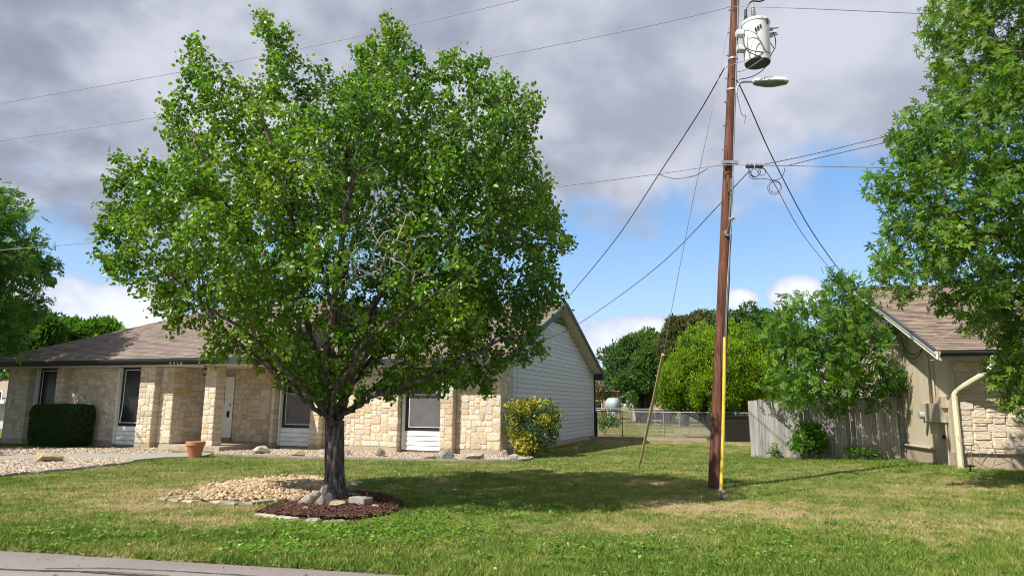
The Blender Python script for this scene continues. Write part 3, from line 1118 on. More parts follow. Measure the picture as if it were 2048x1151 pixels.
MB().box(-0.05, 0.022, ret + .002, ret + .048, FT, rake_z(ret)).build('corner_board', MAT['white_paint'], lh)
MB().box(-0.045, -0.0155, DEP / 2 - 0.42, DEP / 2 + 0.42, 4.62, 4.66).build('vent_frame', MAT['white_paint'], lh)
m = MB()
for k in range(4):
    zz = 4.60 + k * 0.075
    hw = max(.1, (rake_z(DEP / 2) - zz) / SL - .12)
    m.prism([(-0.02, zz), (0.03, zz - .03), (0.03, zz - .015), (-0.02, zz + .045)], 'y', DEP / 2 - hw, DEP / 2 + hw)
m.build('gable_vent', MAT['dark_trim'], lh)
# back wall so the house is closed
MB().box(-18.2, -0.31, DEP - .3, DEP - .002, GROUND_L, E0).build('back_wall', MAT['siding'], lh)

# ---- left wing (plane y = WING)
y = WING
wl0, wl1 = LX(8, y=y), LX(342.5, y=y)
w1a, w1b = LX(67, y=y), LX(118, y=y)
w2a, w2b = LX(233, y=y), LX(286, y=y)
zb2 = LH.on_y(245, 851.2, y)[1]
zsk2 = LH.on_y(245, 888, y)[1]
window(w1a, w1b, y, zb2, E0 - 0.02, zsk2, False)
window(w2a, w2b, y, zb2, E0 - 0.02, zsk2, False, bent=True)
wing = MB()
secs = [(wl0, w1a - .075), (w1b, w2a - .075), (w2b, wl1)]
for a, b in secs:
    wing.box(a, b, y + .005, y + .33, FT, E0)
wing.box(wl1 - 0.3, wl1 - .012, y + .331, 0.2, FT, E0)
wing = wing.build('wing_wall', MAT['mortar'], lh)
for a, b in secs:
    MB().box(a, b, y, y + .3, GROUND_L - .1, FT - .006).build('foundation', MAT['concrete'], lh)
wp = [(LX(12, y=y - PR), w1a - .078), (w1b + .002, w1b + .34), (w2b + .002, LX(304, y=y - PR))]
for a, b in wp:
    p = MB().box(a + .012, b - .012, y - PR + 0.005, y + .004, FT, E0).build('pier', MAT['mortar'], lh)
    MB().box(a, b, y - PR, y - .005, GROUND_L - .1, FT - .006).build('foundation', MAT['concrete'], lh)
    stone_panel(p, a, b, FT, E0 - .01, y - PR, depth=PR + .03, jit=0.014)
for a, b in ((wp[1][1], w2a - .078), (wp[2][1], wl1)):
    stone_panel(wing, a, b, FT, E0 - .01, y, depth=0.06)
# wing's side wall on the porch (faces right)
stone_panel(wing, 0, -0.02 - y, FT, E0 - .01, 0, depth=0.06, org=np.array([wl1, y + .0, FT]), ud=np.array([0, 1., 0]), nd=np.array([1., 0, 0]))
# left end wall of the wing
MB().box(wl0 - .01, wl0 + .25, y + .331, DEP - .31, GROUND_L - .1, E0).build('end_wall', MAT['mortar'], lh)
# ---- porch: slab, step, post, door
pa, pb = wl1 + .01, LX(534)
m = MB()
arc = [(pa, -0.01), (pa, y - 0.42), (LX(380, 905, y - .4), y - 0.50), (LX(440, 905, y - .4), y - 0.45)]
for k in range(9):
    t = k / 8
    arc.append((LX(440, 905, y - .4) + (pb - LX(440, 905, y - .4)) * math.sin(t * 1.57), y - .45 + (0.35 - (y - .45)) * 0.78 * (1 - math.cos(t * 1.57))))
arc.append((pb, -0.01))
m.prism(arc, 'z', GROUND_L - .1, 0.15)
m.build('porch_slab', MAT['concrete'], lh)
qa, qb = LX(405, y=y - .15), LX(428, y=y - .15)
post = MB().box(qa + .012, qb - .012, y - .145, y + .22, 0.151, E0).build('porch_post', MAT['mortar'], lh)
stone_panel(post, qa, qb, 0.152, E0 - .01, y - .15, depth=.40, jit=.012)
da, db = LX(424), LX(464.5)
dz0, dz1 = 0.30, 2.36
door = MB().box(da, db, -0.02, 0.06, dz0, dz1).build('door', MAT['white_paint'], lh)
MB().box(da - .07, db + .02, 0.061, .2, 0.151, E0).build('door_surround', MAT['tan_trim'], lh)
MB().box(da - .02, db + .01, -.10, 0.05, 0.152, dz0 - .004).build('door_sill', MAT['grey_concrete'], lh)
wx = LX(445)
MB().box(wx - .06, wx + .06, -0.034, -0.021, 1.42, 2.02).build('door_glass', MAT['screen'], door)
hx = LX(457.5)
m = MB()
m.box(hx - .035, hx + .035, -0.045, -0.021, 0.98, 1.20)
m.tube([(hx, -.04, 1.0), (hx, -.10, 1.02), (hx, -.10, 1.14), (hx, -.04, 1.17)], .012, 6)
m.build('handle', MAT['black_metal'], door)
MB().lathe([(.03, -.045), (.03, -.021)], (LX(460), 0, 1.40), 10, 'y').build('deadbolt', MAT['black_metal'], door)

# ---- roof
SH = []


def roof_plane(mb, p_eave0, p_eave1, p_top0, p_top1, course=0.145, tab=0.33, lift=0.012):
    """courses of lapped shingle tabs over the quad eave0-eave1-top1-top0"""
    p0, p1, t0, t1 = (np.array(p, float) for p in (p_eave0, p_eave1, p_top0, p_top1))
    nrm = np.cross(p1 - p0, t0 - p0)
    if np.linalg.norm(nrm) < 1e-6:
        nrm = np.cross(p1 - p0, t1 - p0)
    nrm /= np.linalg.norm(nrm)
    if nrm[2] < 0:
        nrm = -nrm
    run = np.linalg.norm(((t0 + t1) - (p0 + p1)) / 2)
    nc = max(1, int(run / course))
    for c in range(nc):
        a, b = c / nc, (c + 1) / nc
        L0, R0 = p0 + (t0 - p0) * a, p1 + (t1 - p1) * a
        L1, R1 = p0 + (t0 - p0) * b, p1 + (t1 - p1) * b
        w = np.linalg.norm(R0 - L0)
        if w < 0.05:
            continue
        nt_ = max(1, int(w / tab))
        offs = (c * 0.37 + random.random() * .2) % 1.0
        cuts = sorted(set([0.0, 1.0] + [min(1, max(0, (k + offs) / nt_)) for k in range(-1, nt_ + 1)]))
        for u0, u1 in zip(cuts[:-1], cuts[1:]):
            if u1 - u0 < 1e-4:
                continue
            lf = lift * random.uniform(.7, 1.5)
            A, B = L0 + (R0 - L0) * u0 + nrm * lf, L0 + (R0 - L0) * u1 + nrm * lf
            C_, D = L1 + (R1 - L1) * u1 + nrm * .001, L1 + (R1 - L1) * u0 + nrm * .001
            E_, F_ = A - nrm * lf, B - nrm * lf
            mb.add([A, B, C_, D, E_, F_], [(0, 1, 2, 3), (4, 5, 1, 0)], random.betavariate(2.2, 2.2))


OV = 0.42
ye = y - 0.62                       # eave line of the wing and porch
s_l, s_p = wl0 - .55, -7.3
WSL = 0.45
k_top = (PK - E1) / WSL
roof = MB()
roof_plane(roof, (s_p, -0.62, E1), (OV, -0.62, E1), (s_p, DEP / 2, PK), (OV, DEP / 2, PK))
roof_plane(roof, (OV, DEP + .62, E1), (s_l + 5, DEP + .62, E1), (OV, DEP / 2, PK), (s_l + 5, DEP / 2, PK), course=.4, tab=1.0)
roof_plane(roof, (s_l, ye, E1), (s_p, ye, E1), (s_l + k_top, ye + k_top, PK), (s_p, ye + k_top, PK))
roof_plane(roof, (s_l, DEP + .6, E1), (s_l, ye, E1), (s_l + k_top, DEP / 2, PK), (s_l + k_top, ye + k_top, PK))
roof_plane(roof, (s_l + k_top, ye + k_top, PK), (s_p, ye + k_top, PK), (s_l + k_top, DEP / 2 + .1, PK + .02), (s_p, DEP / 2 + .1, PK + .02), course=.4, tab=1.0)
rf = roof.build('roof', MAT['shingle'], lh)
rf['kind'] = 'stuff'
# deck under the shingles, keeps light out
deck_ = MB()
deck_.add([(s_p, -.6, E1 - .02), (OV - .02, -.6, E1 - .02), (OV - .02, DEP / 2, PK - .02), (s_p, DEP / 2, PK - .02), (s_l + .02, DEP + .58, E1 - .02), (OV - .02, DEP + .58, E1 - .02), (s_l + k_top, DEP / 2, PK - .02)], [(0, 1, 2, 3), (5, 4, 6, 2)])
deck_.add([(s_l + .02, ye + .02, E1 - .02), (s_p, ye + .02, E1 - .02), (s_p, ye + k_top, PK - .02), (s_l + k_top, ye + k_top, PK - .02), (s_l + .02, DEP + .58, E1 - .02), (s_l + k_top, DEP / 2, PK - .02)], [(0, 1, 2, 3), (0, 3, 5, 4)])
deck_.build('roof_deck', MAT['dark_trim'], lh)
MB().prism([(ye, E1 - .02), (ye + k_top, PK - .02), (DEP / 2, PK - .02), (-.6, E1 - .02)], 'x', s_p - .02, s_p + .02).build('roof_cheek', MAT['shingle'], lh)
# ridge and hip caps
m = MB()
for k in range(34):
    a, b = k / 34, (k + 1) / 34
    P0, P1 = np.array([s_l, ye, E1]), np.array([s_l + k_top, ye + k_top, PK])
    A, B = P0 + (P1 - P0) * a, P0 + (P1 - P0) * b
    h = np.array([.10, -.10, 0])
    dn = np.array([0, 0, -.03])
    up = np.array([0, 0, .024])
    m.add([A + h + dn, A + up, A - h + dn, B - h + dn, B + up * .4, B + h + dn], [(0, 1, 4, 5), (1, 2, 3, 4)])
m.build('hip_cap', MAT['shingle'], lh)
# fascias, soffits, gutter, rake
MB().box(s_l, s_p, ye, ye + .03, E0 + .02, E1 + .0).build('fascia', MAT['dark_trim'], lh)
MB().box(s_l - .0, s_l + .03, ye + .031, DEP, E0 + .02, E1).build('fascia', MAT['dark_trim'], lh)
m = MB()
m.prism([(ye - .11, E1 - .01), (ye - .11, E1 - .06), (ye - .08, E1 - .115), (ye - .002, E1 - .115), (ye - .002, E1 - .10), (ye - .075, E1 - .10), (ye - .10, E1 - .05), (ye - .10, E1 - .01)], 'x', LX(0, 735, ye) - 2.0, LX(434, 735, ye))
m.build('gutter', MAT['dark_trim'], lh)
MB().box(s_l - 0.0, LX(206, 731, ye), ye - .114, ye - .1105, E1 - .022, E1 - .004).build('drip_edge', MAT['galv'], lh)
MB().box(s_p + .001, OV, -.62, -.59, E0 + .02, E1).build('fascia', MAT['dark_trim'], lh)
MB().box(s_l + .031, s_p - .01, ye + .031, y + .32, E0 + .0, E0 + .02).build('soffit', MAT['soffit'], lh)
MB().box(wl1 - .05, s_p - .01, y + .321, 0.06, E0 + .0, E0 + .02).build('soffit', MAT['soffit'], lh)
MB().box(s_p, OV - .05, -.588, .33, E0 + .0, E0 + .02).build('soffit', MAT['soffit'], lh)
for nm, ya, yb in (('rake', -.62, DEP / 2), ('rake', DEP + .62, DEP / 2)):
    za, zb_ = E1, PK
    m = MB()
    dz_ = 0.19
    m.prism([(ya, za - .01), (yb, zb_ - .01), (yb, zb_ - dz_), (ya, za - dz_)], 'x', OV, OV + .035)
    m.build('rake_board', MAT['dark_trim'], lh)
    m = MB()
    m.prism([(ya, za - .14), (yb, zb_ - .14), (yb, zb_ - .155), (ya, za - .155)], 'x', -.045, OV - .002)
    m.build('rake_soffit', MAT['soffit'], lh)
MB().box(-.02, OV + .03, DEP + .03, DEP + .62, E0 - .0, E0 + .25).build('eave_return', MAT['dark_trim'], lh)
flush_stones(STONES, MAT['stone'], 300, lh)

# ---- small fittings on the left house: each fixed to it, parts
yy, zz = LH.on_s(1026, 800, 0.03)
m = MB()
m.tube([(0.05, 0.86, 2.9), (0.05, 0.86, 1.05)], .02, 8)
m.tube([(0.03, 1.45, 2.6), (0.03, 1.40, 2.1), (0.03, 1.30, 1.35)], .008, 5)
m.build('conduit', MAT['galv'], lh)
MB().box(0.012, .13, 1.05, 1.55, 1.05, 1.40).build('utility_box', MAT['box_beige'], lh)
MB().box(0.0, .09, DEP + .04, DEP + .13, -.05, E0).build('downspout', MAT['black_metal'], lh)
lx, lz = LH.on_y(409.5, 745, ye + .45)
m = MB()
m.lathe([(.045, E0), (.045, E0 - .025), (.012, E0 - .03), (.012, E0 - .07), (.055, E0 - .075), (.085, E0 - .115), (.07, E0 - .12)], (lx, ye + .45, 0), 8)
for k in range(4):
    th = k * 1.57 + .78
    m.tube([(lx + .065 * math.cos(th), ye + .45 + .065 * math.sin(th), E0 - .12), (lx + .05 * math.cos(th), ye + .45 + .05 * math.sin(th), E0 - .27)], .007, 5)
m.lathe([(.062, E0 - .265), (.062, E0 - .285), (.02, E0 - .31)], (lx, ye + .45, 0), 8)
lan = m.build('porch_lantern', MAT['black_metal'], lh)
MB().lathe([(.045, E0 - .125), (.038, E0 - .262)], (lx, ye + .45, 0), 8).build('lantern_glass', MAT['glass'], lan)
for i, ch in enumerate('2710'):
    px = 340 + i * 7.3
    sx, sz = LH.on_y(px, 737, ye - .116)
    cu = bpy.data.curves.new('house_number', 'FONT')
    cu.body = ch
    cu.size = .15
    cu.extrude = .006
    cu.align_x = 'CENTER'
    tmp_o = bpy.data.objects.new('house_number', cu)
    me_n = bpy.data.meshes.new_from_object(tmp_o)
    bpy.data.objects.remove(tmp_o)
    o = link('house_number', me_n, None, lh)
    me_n.materials.clear()
    me_n.materials.append(MAT['galv'])
    o.location = (sx, ye - .118, E0 - .02)
    o.rotation_euler = (rad(90), 0, 0)
#@@RIGHT
# ================================================================== RIGHT HOUSE
rh = thing('beige_house', 'beige panelled house with cream stone front and brown shingle roof behind the oak', 'house', RH.o, RH.rz)
RD, RLEN = 13.0, 12.0
RE0, RE1 = 2.58, 2.78
RPK = 5.36
RSL = (RPK - RE1) / (RD / 2 + .55)
RF = 0.50        # top of the painted foundation


def rrz(yv):
    return RE1 - .12 + (RSL * (yv + .55) if yv < RD / 2 else RSL * (RD + .55 - yv))


MB().box(0.0, RLEN, 0.05, .35, -.2, RF - .004).build('foundation', MAT['concrete'], rh)
MB().box(0.0, .3, 0.351, RD, -.2, RF - .004).build('foundation', MAT['concrete'], rh)
fw = MB().box(0.06, RLEN, 0.012, .35, RF, RE0).build('front_wall', MAT['ledger_mortar'], rh)
LED = []
for (a, b) in ((0.0, 4.6),):
    stone_panel(fw, a, b, RF, RE0 - .02, 0.0, depth=.09, unit=.060, wr=(4, 10), hr=(1, 2, 2, 2, 3), store=LED, joint=.001, jit=.012, proud=.022, corner=(.04, .10))
flush_stones(LED, MAT['ledger'], 300, rh)
gm = MB()
gm.prism([(.352, RF), (RD, RF), (RD, rrz(RD) - .02), (RD / 2, rrz(RD / 2) - .02), (.352, rrz(.352) - .02)], 'x', 0.06, .2)
gw = gm.build('gable_wall', MAT['beige_panel'], rh)
# vertical grooved panels, 1.22 m wide sheets with a groove every 0.2 m
yv = 0.0
first = True
while yv < RD - .1:
    y1 = min(yv + 1.22, RD)
    for k in range(6):
        a, b = yv + k * 0.203, min(yv + (k + 1) * 0.203 - (.016 if k == 5 else .010), RD)
        if a >= RD - .05:
            break
        m = MB()
        za, zb_ = rrz(a) - .02, rrz(b) - .02
        pts = [(a, RF - .03), (b, RF - .03), (b, zb_), (a, za)]
        if a < RD / 2 < b:
            pts = [(a, RF - .03), (b, RF - .03), (b, zb_), (RD / 2, rrz(RD / 2) - .02), (a, za)]
        m.prism(pts, 'x', 0.036, 0.059)
        m.build('panel', MAT['beige_panel'], gw)
    yv = y1
m = MB()
m.box(0.02, .06, RD / 2 - .5, RD / 2 + .5, 4.35, 4.42)
for k in range(5):
    zz = 4.42 + k * .11
    hw = max(.12, (rrz(RD / 2) - zz) / RSL - .15)
    m.prism([(.035, zz), (-.02, zz - .04), (-.02, zz - .02), (.035, zz + .05)], 'y', RD / 2 - hw, RD / 2 + hw)
m.build('gable_vent', MAT['dark_trim'], rh)
roof = MB()
RO = -0.48
roof_plane(roof, (RO, -.55, RE1), (RLEN, -.55, RE1), (RO, RD / 2, RPK), (RLEN, RD / 2, RPK))
roof_plane(roof, (RLEN, RD + .55, RE1), (RO, RD + .55, RE1), (RLEN, RD / 2, RPK), (RO, RD / 2, RPK), course=.4, tab=1)
rf = roof.build('roof', MAT['shingle_warm'], rh)
rf['kind'] = 'stuff'
MB().add([(RO + .02, -.53, RE1 - .02), (RLEN, -.53, RE1 - .02), (RLEN, RD / 2, RPK - .02), (RO + .02, RD / 2, RPK - .02), (RLEN, RD + .53, RE1 - .02), (RO + .02, RD + .53, RE1 - .02)], [(0, 1, 2, 3), (3, 2, 4, 5)]).build('roof_deck', MAT['dark_trim'], rh)
MB().box(RO, RLEN, RD / 2 - .1, RD / 2 + .1, RPK - .03, RPK + .012).build('ridge_cap', MAT['shingle_warm'], rh)
for ya, za in ((-.55, RE1), (RD + .55, RE1)):
    yb, zb_ = RD / 2, RPK
    m = MB()
    m.prism([(ya, za - .02), (yb, zb_ - .02), (yb, zb_ - .20), (ya, za - .20)], 'x', RO - .0, RO + .035)
    m.build('rake_board', MAT['white_paint'], rh)
    m = MB()
    m.prism([(ya, za - .02), (yb, zb_ - .02), (yb, zb_ - .085), (ya, za - .085)], 'x', RO - .03, RO - .002)
    m.build('rake_trim', MAT['frame_white'], rh)
    m = MB()
    m.prism([(ya, za - .01), (yb, zb_ - .01), (yb, zb_ + .012), (ya, za + .012)], 'x', RO - .05, RO + .03)
    m.build('drip_edge', MAT['dark_trim'], rh)
    m = MB()
    m.prism([(ya, za - .135), (yb, zb_ - .135), (yb, zb_ - .15), (ya, za - .15)], 'x', RO + .036, .06)
    m.build('rake_soffit', MAT['tan_trim'], rh)
m = MB()
m.prism([(-.67, RE1 - .02), (-.67, RE1 - .07), (-.63, RE1 - .13), (-.552, RE1 - .13), (-.552, RE1 - .11), (-.62, RE1 - .11), (-.655, RE1 - .06), (-.655, RE1 - .02)], 'x', RO + .06, RLEN)
m.build('gutter', MAT['dark_trim'], rh)
MB().box(RO + .05, RLEN, -.55, -.52, RE0 - .03, RE1 - .02).build('fascia', MAT['tan_trim'], rh)
MB().box(RO + .05, RLEN, -.519, .06, RE0 + .0, RE0 + .02).build('soffit', MAT['tan_trim'], rh)
MB().box(0.0, .055, -.02, 0.33, RF, RE0).build('corner_board', MAT['tan_trim'], rh)
# downspout: from the gutter back to the corner, then down to the lawn
m = MB()
gx = 0.62
P = [(gx, -.60, RE1 - .13), (gx, -.60, RE1 - .32), (gx - .12, -.55, RE1 - .48), (.02, -.12, RE1 - .86), (-.04, -.075, RE1 - .98), (-.04, -.075, 0.18), (-.05, -.13, 0.02)]
Q = []
for a, b in zip(P[:-1], P[1:]):
    for k in range(4):
        Q.append(np.array(a) + (np.array(b) - np.array(a)) * k / 4)
Q.append(np.array(P[-1]))
m.tube(Q, .062, 8)
ds = m.build('downspout', MAT['cream_metal'], rh)
# electric service on the gable wall
def RY(px, py):
    return RH.on_s(px, py, 0.03)


def wbox(name, px0, px1, py0, py1, d, mat, parent=rh):
    ya, za = RY(px1, py0)
    yb, zb_ = RY(px0, py1)
    ya, yb = sorted((ya, yb))
    zc_ = sorted((RY((px0 + px1) / 2, py0)[1], RY((px0 + px1) / 2, py1)[1]))
    return MB().box(0.034 - d, 0.034, ya, yb, zc_[0], zc_[1]).build(name, MAT[mat], parent), (ya + yb) / 2, zc_


mb_, ym, zm = wbox('meter_panel', 1864, 1893, 806, 843, .16, 'box_beige')
wbox('panel_box', 1880, 1894, 793, 815, .13, 'box_beige')
wbox('meter_base', 1848, 1863, 806, 836, .06, 'box_beige')
wbox('junction_box', 1889, 1892, 869, 877, .05, 'black_metal')
yc, zc_ = RY(1858, 830)
MB().lathe([(.085, -.20), (.10, -.10), (.10, -.03), (.085, 0.0)], (0.0, yc, zc_), 14, 'x').build('electric_meter', MAT['glass'], rh)
m = MB()
for (px, py0, py1, r_) in ((1866, 693, 806, .024), (1874, 700, 806, .020)):
    ya, za = RY(px - (py1 - py0) * .02, py0)
    yb, zb_ = RY(px, py1)
    m.tube([(-.01, yb, za), (-.01, yb, zb_)], r_, 8)
for (px, py0, py1, r_) in ((1880, 843, 905, .03), (1884, 843, 905, .02), (1895, 843, 912, .018)):
    yb, z0_ = RY(px, py0)
    m.tube([(-.01, yb, z0_ + .03), (-.01, yb, 0.02)], r_, 8)
m.build('conduit', MAT['box_beige'], rh)
y0p, z0p = RY(1793, 886)
y1p, z1p = RY(1881, 897)
m = MB()
m.tube([(-.03, y0p + .2, z0p), (-.03, y1p, z1p - .01), (-.03, y1p - .05, z1p - .16), (-.03, y1p - .05, 0.0)], .032, 8)
m.build('wall_pipe', MAT['tan_trim'], rh)
yg, zg = RY(1790, 860)
m = MB()
m.lathe([(.03, -.16), (.085, -.14), (.10, -.08), (.085, -.03), (.05, 0.0)], (0.02, yg, zg), 12, 'x')
m.box(-.06, .03, yg - .05, yg + .05, zg - .6, zg - .08)
m.build('gas_regulator', MAT['faded_pink'], rh)
# loops of service cable at the gable
m = MB()


def sag(A, B, d, n=14):
    A, B = np.array(A, float), np.array(B, float)
    return [A + (B - A) * t - np.array([0, 0, 4 * d * t * (1 - t)]) for t in np.linspace(0, 1, n)]


ya, za = RY(1800, 640)
yb, zb_ = RY(1818, 700)
yc, zc_ = RY(1853, 694)
m.tube(sag((-.05, ya, za), (-.05, yb, zb_ - .02), .10), .011, 5)
m.tube(sag((-.05, yb, zb_), (-.05, yc, zc_), .14), .011, 5)
m.tube(sag((-.05, yb + .3, zb_ + .05), (-.05, yc, zc_), .28), .011, 5)
m.build('service_loop', MAT['cable_black'], rh)
# ================================================================== FENCES
wf0 = RH.on_s(1793, 905, 0.03)[0]
fA = RH.w(0.0, 4.05, 0)
fl = 4.15
wfence = thing('picket_fence', 'weathered grey wooden privacy fence with uneven dog ear boards', 'fence', RH.w(-fl, 4.05, 0.0), RH.rz)
npk = 30
for k in range(npk):
    a = k * fl / npk
    b = a + fl / npk - random.uniform(.004, .012)
    h = 1.70 + random.uniform(-.035, .03) + .10 * (k / npk)
    c = .022
    m = MB()
    ln = random.uniform(-.012, .012) - 0.03 * (1 - k / npk)
    m.add([(x + ln * (z > .5), yv, z) for yv in (-.012, .008) for x, z in ((a, -.1), (b, -.1), (b, h - c), (b - c, h), (a + c, h), (a, h - c))],
          [(0, 1, 2, 3, 4, 5), (11, 10, 9, 8, 7, 6)] + [(i, 6 + i, 6 + (i + 1) % 6, (i + 1) % 6) for i in range(6)])
    o = m.build('picket', MAT['fence_wood'], wfence)
    o.location.y = random.uniform(-.012, .010)
for z in (.35, 1.35):
    MB().box(0.02, fl, .03, .07, z, z + .09, tone=.3).build('rail', MAT['fence_wood'], wfence)
for s in (.12, 2.1, 4.02):
    MB().box(s - .045, s + .045, .071, .16, -.2, 1.6, tone=.4).build('post', MAT['fence_wood'], wfence)


def chainlink(name, label, A, B, h, post_px=None, posts=(0, 1), cell=.06, wire=.0028, z0=0.03, gate=False):
    A, B = np.array(A, float), np.array(B, float)
    L = np.linalg.norm(B - A)
    ang = math.atan2(B[1] - A[1], B[0] - A[0])
    t = thing(name, label, 'fence', tuple(A), ang)
    m = MB()
    n = int(L / cell)
    rows = int((h - .05) / cell)
    V, Fs = [], []
    for i in range(-rows, n):
        # straight diagonals in both directions form the diamonds
        for sgn in (1, -1):
            xa, za = i * cell, (0.0 if sgn > 0 else rows * cell)
            ta, tb = 0.0, rows * cell
            x0_, x1_ = xa, xa + rows * cell
            lo, hi = max(0, x0_), min(L, x1_)
            if hi - lo < .02:
                continue
            zl = (lo - x0_) if sgn > 0 else rows * cell - (lo - x0_)
            zh = (hi - x0_) if sgn > 0 else rows * cell - (hi - x0_)
            off = .002 * sgn
            m.tube([(lo, off, z0 + zl), (hi, off, z0 + zh)], wire, 3, caps=False)
    me = m.build('wire_mesh', MAT['fence_wire'], t)
    MB().tube([(0, 0, h), (L, 0, h)], .021, 8).build('top_rail', MAT['galv'], t)
    for p in posts:
        MB().tube([(L * p, 0.0, -.2), (L * p, 0.0, h + .03)], .028, 8).lathe([(.034, h + .03), (.03, h + .06), (.0, h + .075)], (L * p, 0, 0), 8).build('post', MAT['galv'], t)
    return t, L


cA = at(1194, 850, 30.2)
cB = at(1560, 850, 28.2)
tmp = LH.w(0.12, DEP + .15, 0)
cA = np.array([tmp[0], tmp[1], 0.0])
dirv = RH.e1
cB = cA + dirv * 9.0
cfence, cL = chainlink('chainlink_fence', 'low galvanised chain link fence running from the stone house rear corner', (cA[0], cA[1], 0), (cB[0], cB[1], 0), 1.22, posts=(0.33, 0.67, 1.0))
gatep = MB()
gatep.tube([(0.0, 0, -.2), (0.0, 0, 1.25)], .035, 8).tube([(0.02, -.03, 1.22), (1.15, -.03, 1.22)], .026, 8).tube([(1.15, -.03, .1), (1.15, -.03, 1.22)], .020, 8)
gatep.build('gate_post', MAT['black_metal'], cfence)
fB0, fB1 = at(1180, 810, 52), at(1420, 810, 50)
chainlink('chainlink_fence', 'far chain link fence across the back of the yard', (fB0[0], fB0[1], 0), (fB1[0], fB1[1], 0), 1.25, posts=(0, .18, .36, .55, .75, .97), cell=.09, wire=.004)
fC0, fC1 = at(1192, 802, 60), at(1370, 802, 60)

# ================================================================== UTILITY POLE
PB = gp(1430, 977)
PB = np.array([PB[0], PB[1], 0.0])
ptop = at(1470.5, 3, PB[1] + .0)
leanx = (ptop[0] - PB[0]) / ptop[2]
PH = 11.2


def pole_at(z, dx=0.0, dy=0.0):
    return np.array([PB[0] + leanx * z + dx, PB[1] + dy, z])


def pole_r(z):
    return .128 - .0046 * z


pole = thing('utility_pole', 'tall reddish brown wooden utility pole leaning slightly right on the lawn', 'utility pole', tuple(PB))
LOC = lambda p: np.asarray(p) - PB
zs = np.concatenate([[-.4], np.linspace(0, PH, 26)])
o = MB().tube([LOC(pole_at(z)) for z in zs], [pole_r(z) * (1 + .012 * math.sin(z * 5)) for z in zs], 20).build('pole_shaft', MAT['pole_wood'], pole, smooth=True)
smooth_by_angle(o, 60)


def zpole(py):          # height on the pole that shows at image row py
    best = min(np.linspace(0, PH, 400), key=lambda z: abs(proj(pole_at(z))[1] - py))
    return float(best)


def proj(p):
    d = np.asarray(p, float) - np.array([0, 0, EYE])
    x, yv, zv = d @ _r, d @ _u, d @ _f
    return 1024 + F * x / zv, 575.5 - F * yv / zv


z_tag = zpole(776)
MB().box(-.03, .03, -pole_r(z_tag) - .012, -pole_r(z_tag) + .02, -.09, .09).build('pole_tag', MAT['fence_wood'], pole, loc=tuple(LOC(pole_at(z_tag, .055))))
# wires running down the pole face
for dx_, col_, r_, zt in ((.062, 'cable_grey', .008, PH), (.085, 'cable_black', .010, zpole(345)), (.035, 'cable_grey', .012, zpole(350))):
    pts = []
    zb_ = zpole(690) if col_ != 'cable_grey' or dx_ > .05 else zpole(455)
    for z in np.linspace(zb_, zt - .1, 14):
        r_here = pole_r(z)
        pts.append(LOC(pole_at(z, dx_ + .006 * math.sin(z * 7), -math.sqrt(max(1e-4, r_here ** 2 - dx_ ** 2)) - .008)))
    MB().tube(pts, r_, 5).build('ground_wire', MAT[col_], pole)
for z in (zpole(330), zpole(120), zpole(180)):
    m = MB()
    m.lathe([(pole_r(z) + .012, z - .02), (pole_r(z) + .012, z + .02)], tuple(LOC(pole_at(z))[:2]) + (0,), 14)
    m.build('pole_band', MAT['galv'], pole)
for z in np.linspace(zpole(300), zpole(20), 7):
    q = LOC(pole_at(z, -pole_r(z) - .015))
    MB().box(q[0] - .03, q[0] + .04, -.015, .015, q[2] - .012, q[2] + .012).build('pole_bolt', MAT['galv'], pole)
# strand bracket for the cable line
zb330 = zpole(330)
q = LOC(pole_at(zb330, 0, -pole_r(zb330) - .03))
MB().box(q[0] - .17, q[0] + .15, q[1] - .03, q[1] + .02, q[2] - .03, q[2] + .03).build('strand_clamp', MAT['galv'], pole)
# sidewalk guy strut
zst = zpole(470)
tipp = at(1463, 437, PB[1] - .75)
m = MB()
m.tube([LOC(pole_at(zst, .01, -.10)), LOC(tipp)], .032, 8)
m.lathe([(.07, -.03), (.07, .03)], tuple(LOC(pole_at(zst, .0, -.13))), 10, 'y')
m.tube([LOC(tipp) + np.array([-.05, 0, -.02]), LOC(tipp) + np.array([.05, 0, .02])], .03, 8)
m.build('strut_bracket', MAT['galv'], pole)

# transformer
zt0, zt1 = zpole(118), zpole(45)
tc_ = at(1513, 88, PB[1] - .12)
zlow, zhigh = at(1506, 128, PB[1] - .12)[2], at(1516, 45, PB[1] - .12)[2]
rT = .5 * (at(1541, 60, PB[1] - .12)[0] - at(1488, 60, PB[1] - .12)[0])
tx = tc_[0]
tcen = np.array([tx, PB[1] - .12, 0])
tr = thing('transformer', 'pale grey pole mounted transformer can with bushings', 'transformer', (tx, PB[1] - .12, zlow))
hT = zhigh - zlow
o = MB().lathe([(rT * .80, .0), (rT * .93, .015), (rT * .945, .10), (rT * .97, hT * .5), (rT * .985, hT - .07)], sides=32).build('tank', MAT['can_paint'], tr)
smooth_by_angle(o, 45)
MB().lathe([(rT * .78, -.004), (rT * .90, -.002), (rT * .93, .0148)], sides=32).build('tank_base', MAT['dark_trim'], tr)
o = MB().lathe([(rT * 1.03, hT - .069), (rT * 1.04, hT - .03), (rT * .98, hT - .005), (rT * .6, hT + .03), (.01, hT + .045)], sides=32).build('lid', MAT['can_paint'], tr)
smooth_by_angle(o, 45)
m = MB()
prof = []
for k in range(7):
    z = hT + .03 + k * .045
    r_ = .062 - k * .004
    prof += [(.030, z), (r_, z + .012), (r_, z + .020), (.030, z + .032)]
prof += [(.016, hT + .36), (.016, hT + .43)]
m.lathe(prof, (-.03, 0, 0), 12)
m.build('bushing', MAT['galv'], tr)
m = MB()
m.tube([(-rT * .75, 0, hT + .0), (-rT * .68, 0, hT + .28)], .028, 8)
